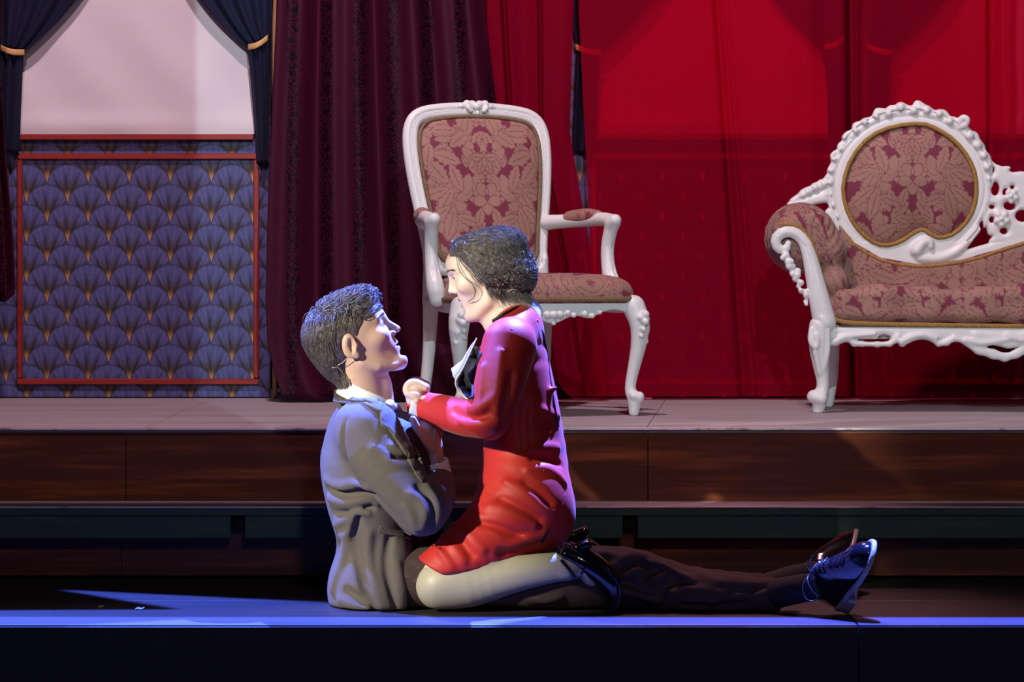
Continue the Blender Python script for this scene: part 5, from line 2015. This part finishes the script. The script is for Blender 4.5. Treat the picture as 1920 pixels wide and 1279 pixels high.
# loose lock over the cheek
for pts in ([(.062, .060, .075), (.070, .066, .045), (.066, .070, .015), (.052, .072, -.008), (.050, .071, -.028), (.062, .062, -.046), (.082, .040, -.050)],
            [(.060, .062, .06), (.052, .070, .035), (.046, .073, .01), (.040, .074, -.012)]):
    for k in range(3):
        n_ = len(chaikin(pts, 2))
        c_ = [HW.wor((a[0] + .0011 * k * math.sin(i_ / n_ * 5 + k), -a[1] if HW.R[1][1] > 0 else a[1], a[2] + .0008 * k * math.cos(i_ / n_ * 7))) for i_, a in enumerate(chaikin(pts, 2))]
        MB().tube(c_, [.0005] * (len(c_) - 4) + [.0005, .0004, .0003, .0002], 4).build('loose_lock', M_HAIR_W, hair, True)

# ---- dress
def f_dress0(p):
    f = chain(p, px((966, 632, DC, 52), (962, 690, DC, 70), (972, 750, DC, 73), (982, 800, DC, 72), (984, 860, DC, 80), (982, 920, DC, 88), (980, 955, DC, 88)), .02, 1.42)
    f = smin(f, chain(p, px((958, 640, DC - .13, 42), (974, 606, DC - .05, 36), (974, 606, DC + .05, 36), (958, 640, DC + .13, 42)), .01), .04)
    f = smin(f, chain(p, px((910, 705, DC - .055, 42), (910, 705, DC + .055, 42)), 0), .04)       # bust
    for s in (-1, 1):
        f = smin(f, chain(p, px((985, 945, DC + s * .085, 84), (930, 1000, DC + s * .135, 70), (868, 1045, DC + s * .165, 56), (822, 1078, DC + s * .170, 50)), .02), .05)
        f = smin(f, chain(p, px((1005, 975, DC + s * .08, 62)), 0), .05)
        # sleeves
        f = smin(f, chain(p, px((955, 648, DC + s * .165, 52), (938, 715, DC + s * .205, 48), (922, 770, DC + s * .222, 42), (915, 783, DC + s * .222, 40)), .01), .022)
    f = smax(f, -chain(p, px((926, 545, DC, 48), (948, 584, DC, 40)), 0), .008)
    # hem: the skirt ends above the knee and under the seat
    hem = half(p, (-.50, 0, -.86), P(812, 1064, 7.86))
    f = smax(f, hem, .006)
    low = half(p, (.12, 0, -1.0), P(940, 1062, 7.86))
    return smax(f, low, .012)


def f_sleeve(p, s):
    return chain(p, px((917, 785, DC + s * .222, 39), (880, 786, DC + s * .185 + (.03 if s < 0 else 0), 36), (830, 772, DC + (-.05 if s < 0 else .13), 32), (790, 762, DC + (-.002 if s < 0 else .10), 28)), .01)


def f_dress1(p):
    f = f_dress0(p)
    return smin(smin(f, f_sleeve(p, -1), .012), f_sleeve(p, 1), .012)


def dfolds(f0):
    R = []
    for pts, sg in (([(905, 690, 4), (900, 730, 6), (898, 765, 5)], 1), ([(925, 745, 4), (905, 765, 6), (880, 765, 5)], 1), ([(930, 765, 4), (905, 785, 6), (870, 785, 6), (850, 770, 4)], -1), ([(935, 790, 4), (900, 800, 7), (862, 790, 5)], 1),
                    ([(940, 660, 5), (935, 720, 7), (930, 770, 5)], 1), ([(960, 700, 4), (950, 750, 5), (940, 800, 5)], -1), 
                    ([(985, 760, 3), (980, 800, 5), (985, 840, 4)], -1), ([(1000, 845, 5), (1025, 838, 7), (1045, 840, 4)], 1), ([(1000, 860, 5), (1025, 860, 6), (1050, 870, 4)], -1), ([(990, 880, 5), (1020, 878, 8), (1045, 890, 6), (1058, 905, 4)], 1),
                    ([(985, 905, 5), (1010, 920, 6), (1030, 945, 6)], -1), ([(950, 905, 5), (985, 925, 8), (1015, 955, 7), (1035, 960, 4)], 1), ([(940, 935, 5), (975, 950, 6), (1010, 975, 5)], -1), ([(920, 950, 5), (960, 965, 8), (1000, 985, 6)], 1),
                    ([(850, 985, 4), (880, 1000, 6), (905, 1030, 5)], 1), ([(832, 1005, 4), (850, 1025, 6), (868, 1052, 5)], 1), ([(840, 992, 4), (862, 1012, 5), (885, 1042, 4)], -1), ([(812, 1020, 3), (830, 1040, 5), (845, 1062, 4)], 1),
                    ([(1030, 735, 4), (1042, 728, 5)], 1), ([(1020, 770, 4), (1045, 780, 5)], 1), ([(900, 980, 5), (940, 990, 7), (985, 1010, 6)], -1), ([(955, 1025, 5), (990, 1010, 8), (1020, 1000, 6)], 1), ([(940, 1035, 6), (975, 1030, 8), (1010, 1020, 6)], -1)):
        R.append((on_surface(f0, pts, 0), sg))
    return R


_DF = dfolds(f_dress1)


def f_dress(p):
    f = f_dress1(p)
    for pts, sg in _DF:
        f = add_local(p, f, [(a, b, c, r * .75) for a, b, c, r in pts], .018, sg)
    return smax(f, FL - p[:, 2], .01)


Vd, Fd = nets(f_dress, (P(755, 0, 7.8)[0], 7.70, .0), (P(1095, 0, 8.1)[0], 8.36, float(P(0, 560, 8.0)[2])), .0046)
dress = mk('dress', Vd, Fd, M_RED, wom)
dress['label'] = 'red long-sleeved dress'
# pale turned-back cuff
for s in (-1, 1):
    o_ = -.006 if s < 0 else .106
    a_, b_ = P(797, 768, DC + o_), P(768, 760, DC + o_)
    fcf = lambda p: smax(ccone(p, a_, b_, .0385, .0375, .005), -ccone(p, a_ + (a_ - b_) * .5, b_ + (b_ - a_) * .3, .030, .0335, .002), .002)
    V, Fs = nets(fcf, np.minimum(a_, b_) - .06, np.maximum(a_, b_) + .06, .003)
    mk('cuff', V, Fs, M_CUFF, dress)['label'] = 'pale turned-back cuff'
    u_ = (b_ - a_) / np.linalg.norm(b_ - a_)
    e1 = np.cross(u_, (0, 1, 0)); e1 /= np.linalg.norm(e1); e2_ = np.cross(u_, e1)
    MB().tube([a_ + u_ * .0 + .0390 * (e1 * math.cos(w) + e2_ * math.sin(w)) for w in np.linspace(0, 6.2832, 40)], .0015, 5, False).build('cuff_piping', M_PIPE, dress, True)
# turned-out lapel with striped lining
def plate(polyd, th, name, m, parent):
    pts = [P(x, y, d) for x, y, d in polyd]
    n = len(pts)
    mid = np.mean(pts, axis=0)
    V = [q + np.array([0, -th / 2, 0]) for q in pts] + [q + np.array([0, th / 2, 0]) for q in pts] + [mid + np.array([-.002, -th / 2 - .003, .002]), mid + np.array([-.002, th / 2 - .003, .002])]
    Fs = []
    for i in range(n):
        j = (i + 1) % n
        Fs += [(i, j, 2 * n), (n + j, n + i, 2 * n + 1), (j, i, n + i, n + j)]
    return mk(name, V, Fs, m, parent)
plate([(892, 636, 7.905), (886, 652, 7.90), (876, 674, 7.895), (866, 694, 7.89), (853, 712, 7.885), (849, 704, 7.89), (846, 691, 7.90), (862, 683, 7.90), (872, 668, 7.905), (882, 648, 7.91)], .005, 'lapel', M_LINING, dress)['label'] = 'turned-out lapel with striped lining'
MB().tube(chaikin([P(894, 634, 7.90), P(884, 656, 7.893), (P(867, 694, 7.885)), P(853, 713, 7.880), P(856, 728, 7.89), P(868, 742, 7.89), P(882, 752, 7.88)], 2), .0022, 6).build('lapel_piping', M_PIPE, dress, True)
V, Fs = patch(f_dress, [(893, 648), (905, 662), (893, 690), (888, 720), (890, 745), (878, 748), (862, 728), (858, 712), (872, 692)], .001, .003)
mk('lapel_facing', V, Fs, M_DARKTRIM, dress)
# dark trim: neckline and back fastening
MB().tube(chaikin([P(924, 602, 7.93), P(942, 590, 7.915), P(965, 578, 7.94), P(984, 572, 8.0), P(988, 572, 8.06), P(965, 578, 8.12), P(940, 592, 8.14), P(924, 602, 8.12)], 2), .004, 6).build('neck_trim', M_DARKTRIM, dress, True)
bt = on_surface(f_dress, [(1006, 600), (1018, 625), (1026, 660), (1030, 700), (1036, 740), (1042, 775), (1047, 800)], .001)
MB().tube([q[:3] for q in bt], .003, 6).build('back_fastening', M_DARKTRIM, dress, True)
for pts in ([(1000, 598), (1016, 640), (1018, 672), (1008, 700)], [(936, 620), (950, 612), (975, 625), (992, 655), (995, 690), (980, 730)], [(975, 900), (1000, 885), (1020, 882)], [(1015, 1022), (1035, 985), (1052, 955), (1060, 925)]):
    c_ = on_surface(f_dress, [tuple(q) for q in chaikin(pts, 2)], .0004, 1)
    MB().tube([q[:3] for q in c_], .0011, 5).build('seam', M_RED, dress, True)
V, Fs = patch(f_dress, [(1020, 1000), (1027, 997), (1019, 1018), (1012, 1026), (1010, 1020)], .0, .002, 2.0)
mk('skirt_slit', V, Fs, M_DARKTRIM, dress)

# ---- buckled patent shoes
def f_wshoe(p):
    D = 7.838
    f = chain(p, px((1066, 1040, D, 24), (1092, 1052, D, 27), (1118, 1068, D, 27), (1138, 1088, D, 25), (1149, 1112, D, 19), (1150, 1136, D, 14)), .01, 1.25)
    f = smax(f, -chain(p, px((1040, 1062, D, 22), (1072, 1072, D, 22), (1098, 1088, D, 12), (1112, 1092, D, 8)), .01, 2.2), .006)
    return smax(f, FL - p[:, 2], .006)


def f_wsole(p):
    D = 7.838
    f = chain(p, px((1056, 1019, D, 5), (1080, 1030, D, 5.5), (1100, 1043, D, 5.5), (1122, 1056, D, 5.5), (1143, 1070, D, 5.5), (1158, 1090, D, 5), (1163, 1112, D, 4.5), (1158, 1136, D, 4.5), (1152, 1148, D, 4)), .006, 5.5)
    f = smin(f, chain(p, px((1084, 1026, D, 9), (1102, 1020, D, 10)), 0, 2.2), .004)
    return smax(f, FL - p[:, 2], .003)


lo_, hi_ = P(1030, 1165, 7.838) - np.array([0, .07, 0]), P(1185, 995, 7.838) + np.array([0, .07, 0])
Vu, Fu = nets(f_wshoe, lo_, hi_, .003)
Vo, Fo = nets(f_wsole, lo_, hi_, .003)
sc_ = np.array([a for a in chaikin([P(1052, 1050, 7.80), P(1072, 1074, 7.797), P(1082, 1090, 7.803), P(1086, 1098, 7.838), P(1082, 1090, 7.873), P(1060, 1050, 7.876)], 2)])
st2 = np.array([a for a in chaikin([P(1088, 1086, 7.800), P(1094, 1066, 7.795), P(1108, 1052, 7.800)], 2)])
for far in (False, True):
    mir = (lambda A: np.stack([A[:, 0], 2 * DC - A[:, 1], A[:, 2]], 1)) if far else (lambda A: A)
    so = mk('shoe', mir(Vu), Fu[:, ::-1] if far else Fu, M_PATENT, wom)
    so['label'] = 'black patent buckled shoe on the ' + ('far' if far else 'near') + ' foot'
    mk('sole', mir(Vo), Fo[:, ::-1] if far else Fo, M_PATENT, so)
    MB().tube(list(mir(sc_)), .0042, 7, False).build('strap', M_PATENT, so, True)
    MB().tube(list(mir(st2)), .0030, 7).build('strap', M_PATENT, so, True)
    for q in ((1086, 1077), (1095, 1078)):
        b_ = mir(P(q[0], q[1], 7.795)[None])[0]
        MB().tube([b_ + .004 * np.array([math.cos(w), 0, math.sin(w)]) for w in np.linspace(0, 6.283, 12)], .0014, 5, False).build('buckle', M_STEEL, so, True)
# headset wire at the nape
MB().tube(chaikin([P(952, 546, 7.955), P(962, 542, 7.965), P(975, 547, 7.985), P(983, 560, 7.995), P(983, 574, 7.995)], 2), .0011, 5).build('headset_wire', M_WIRE, wom, True)
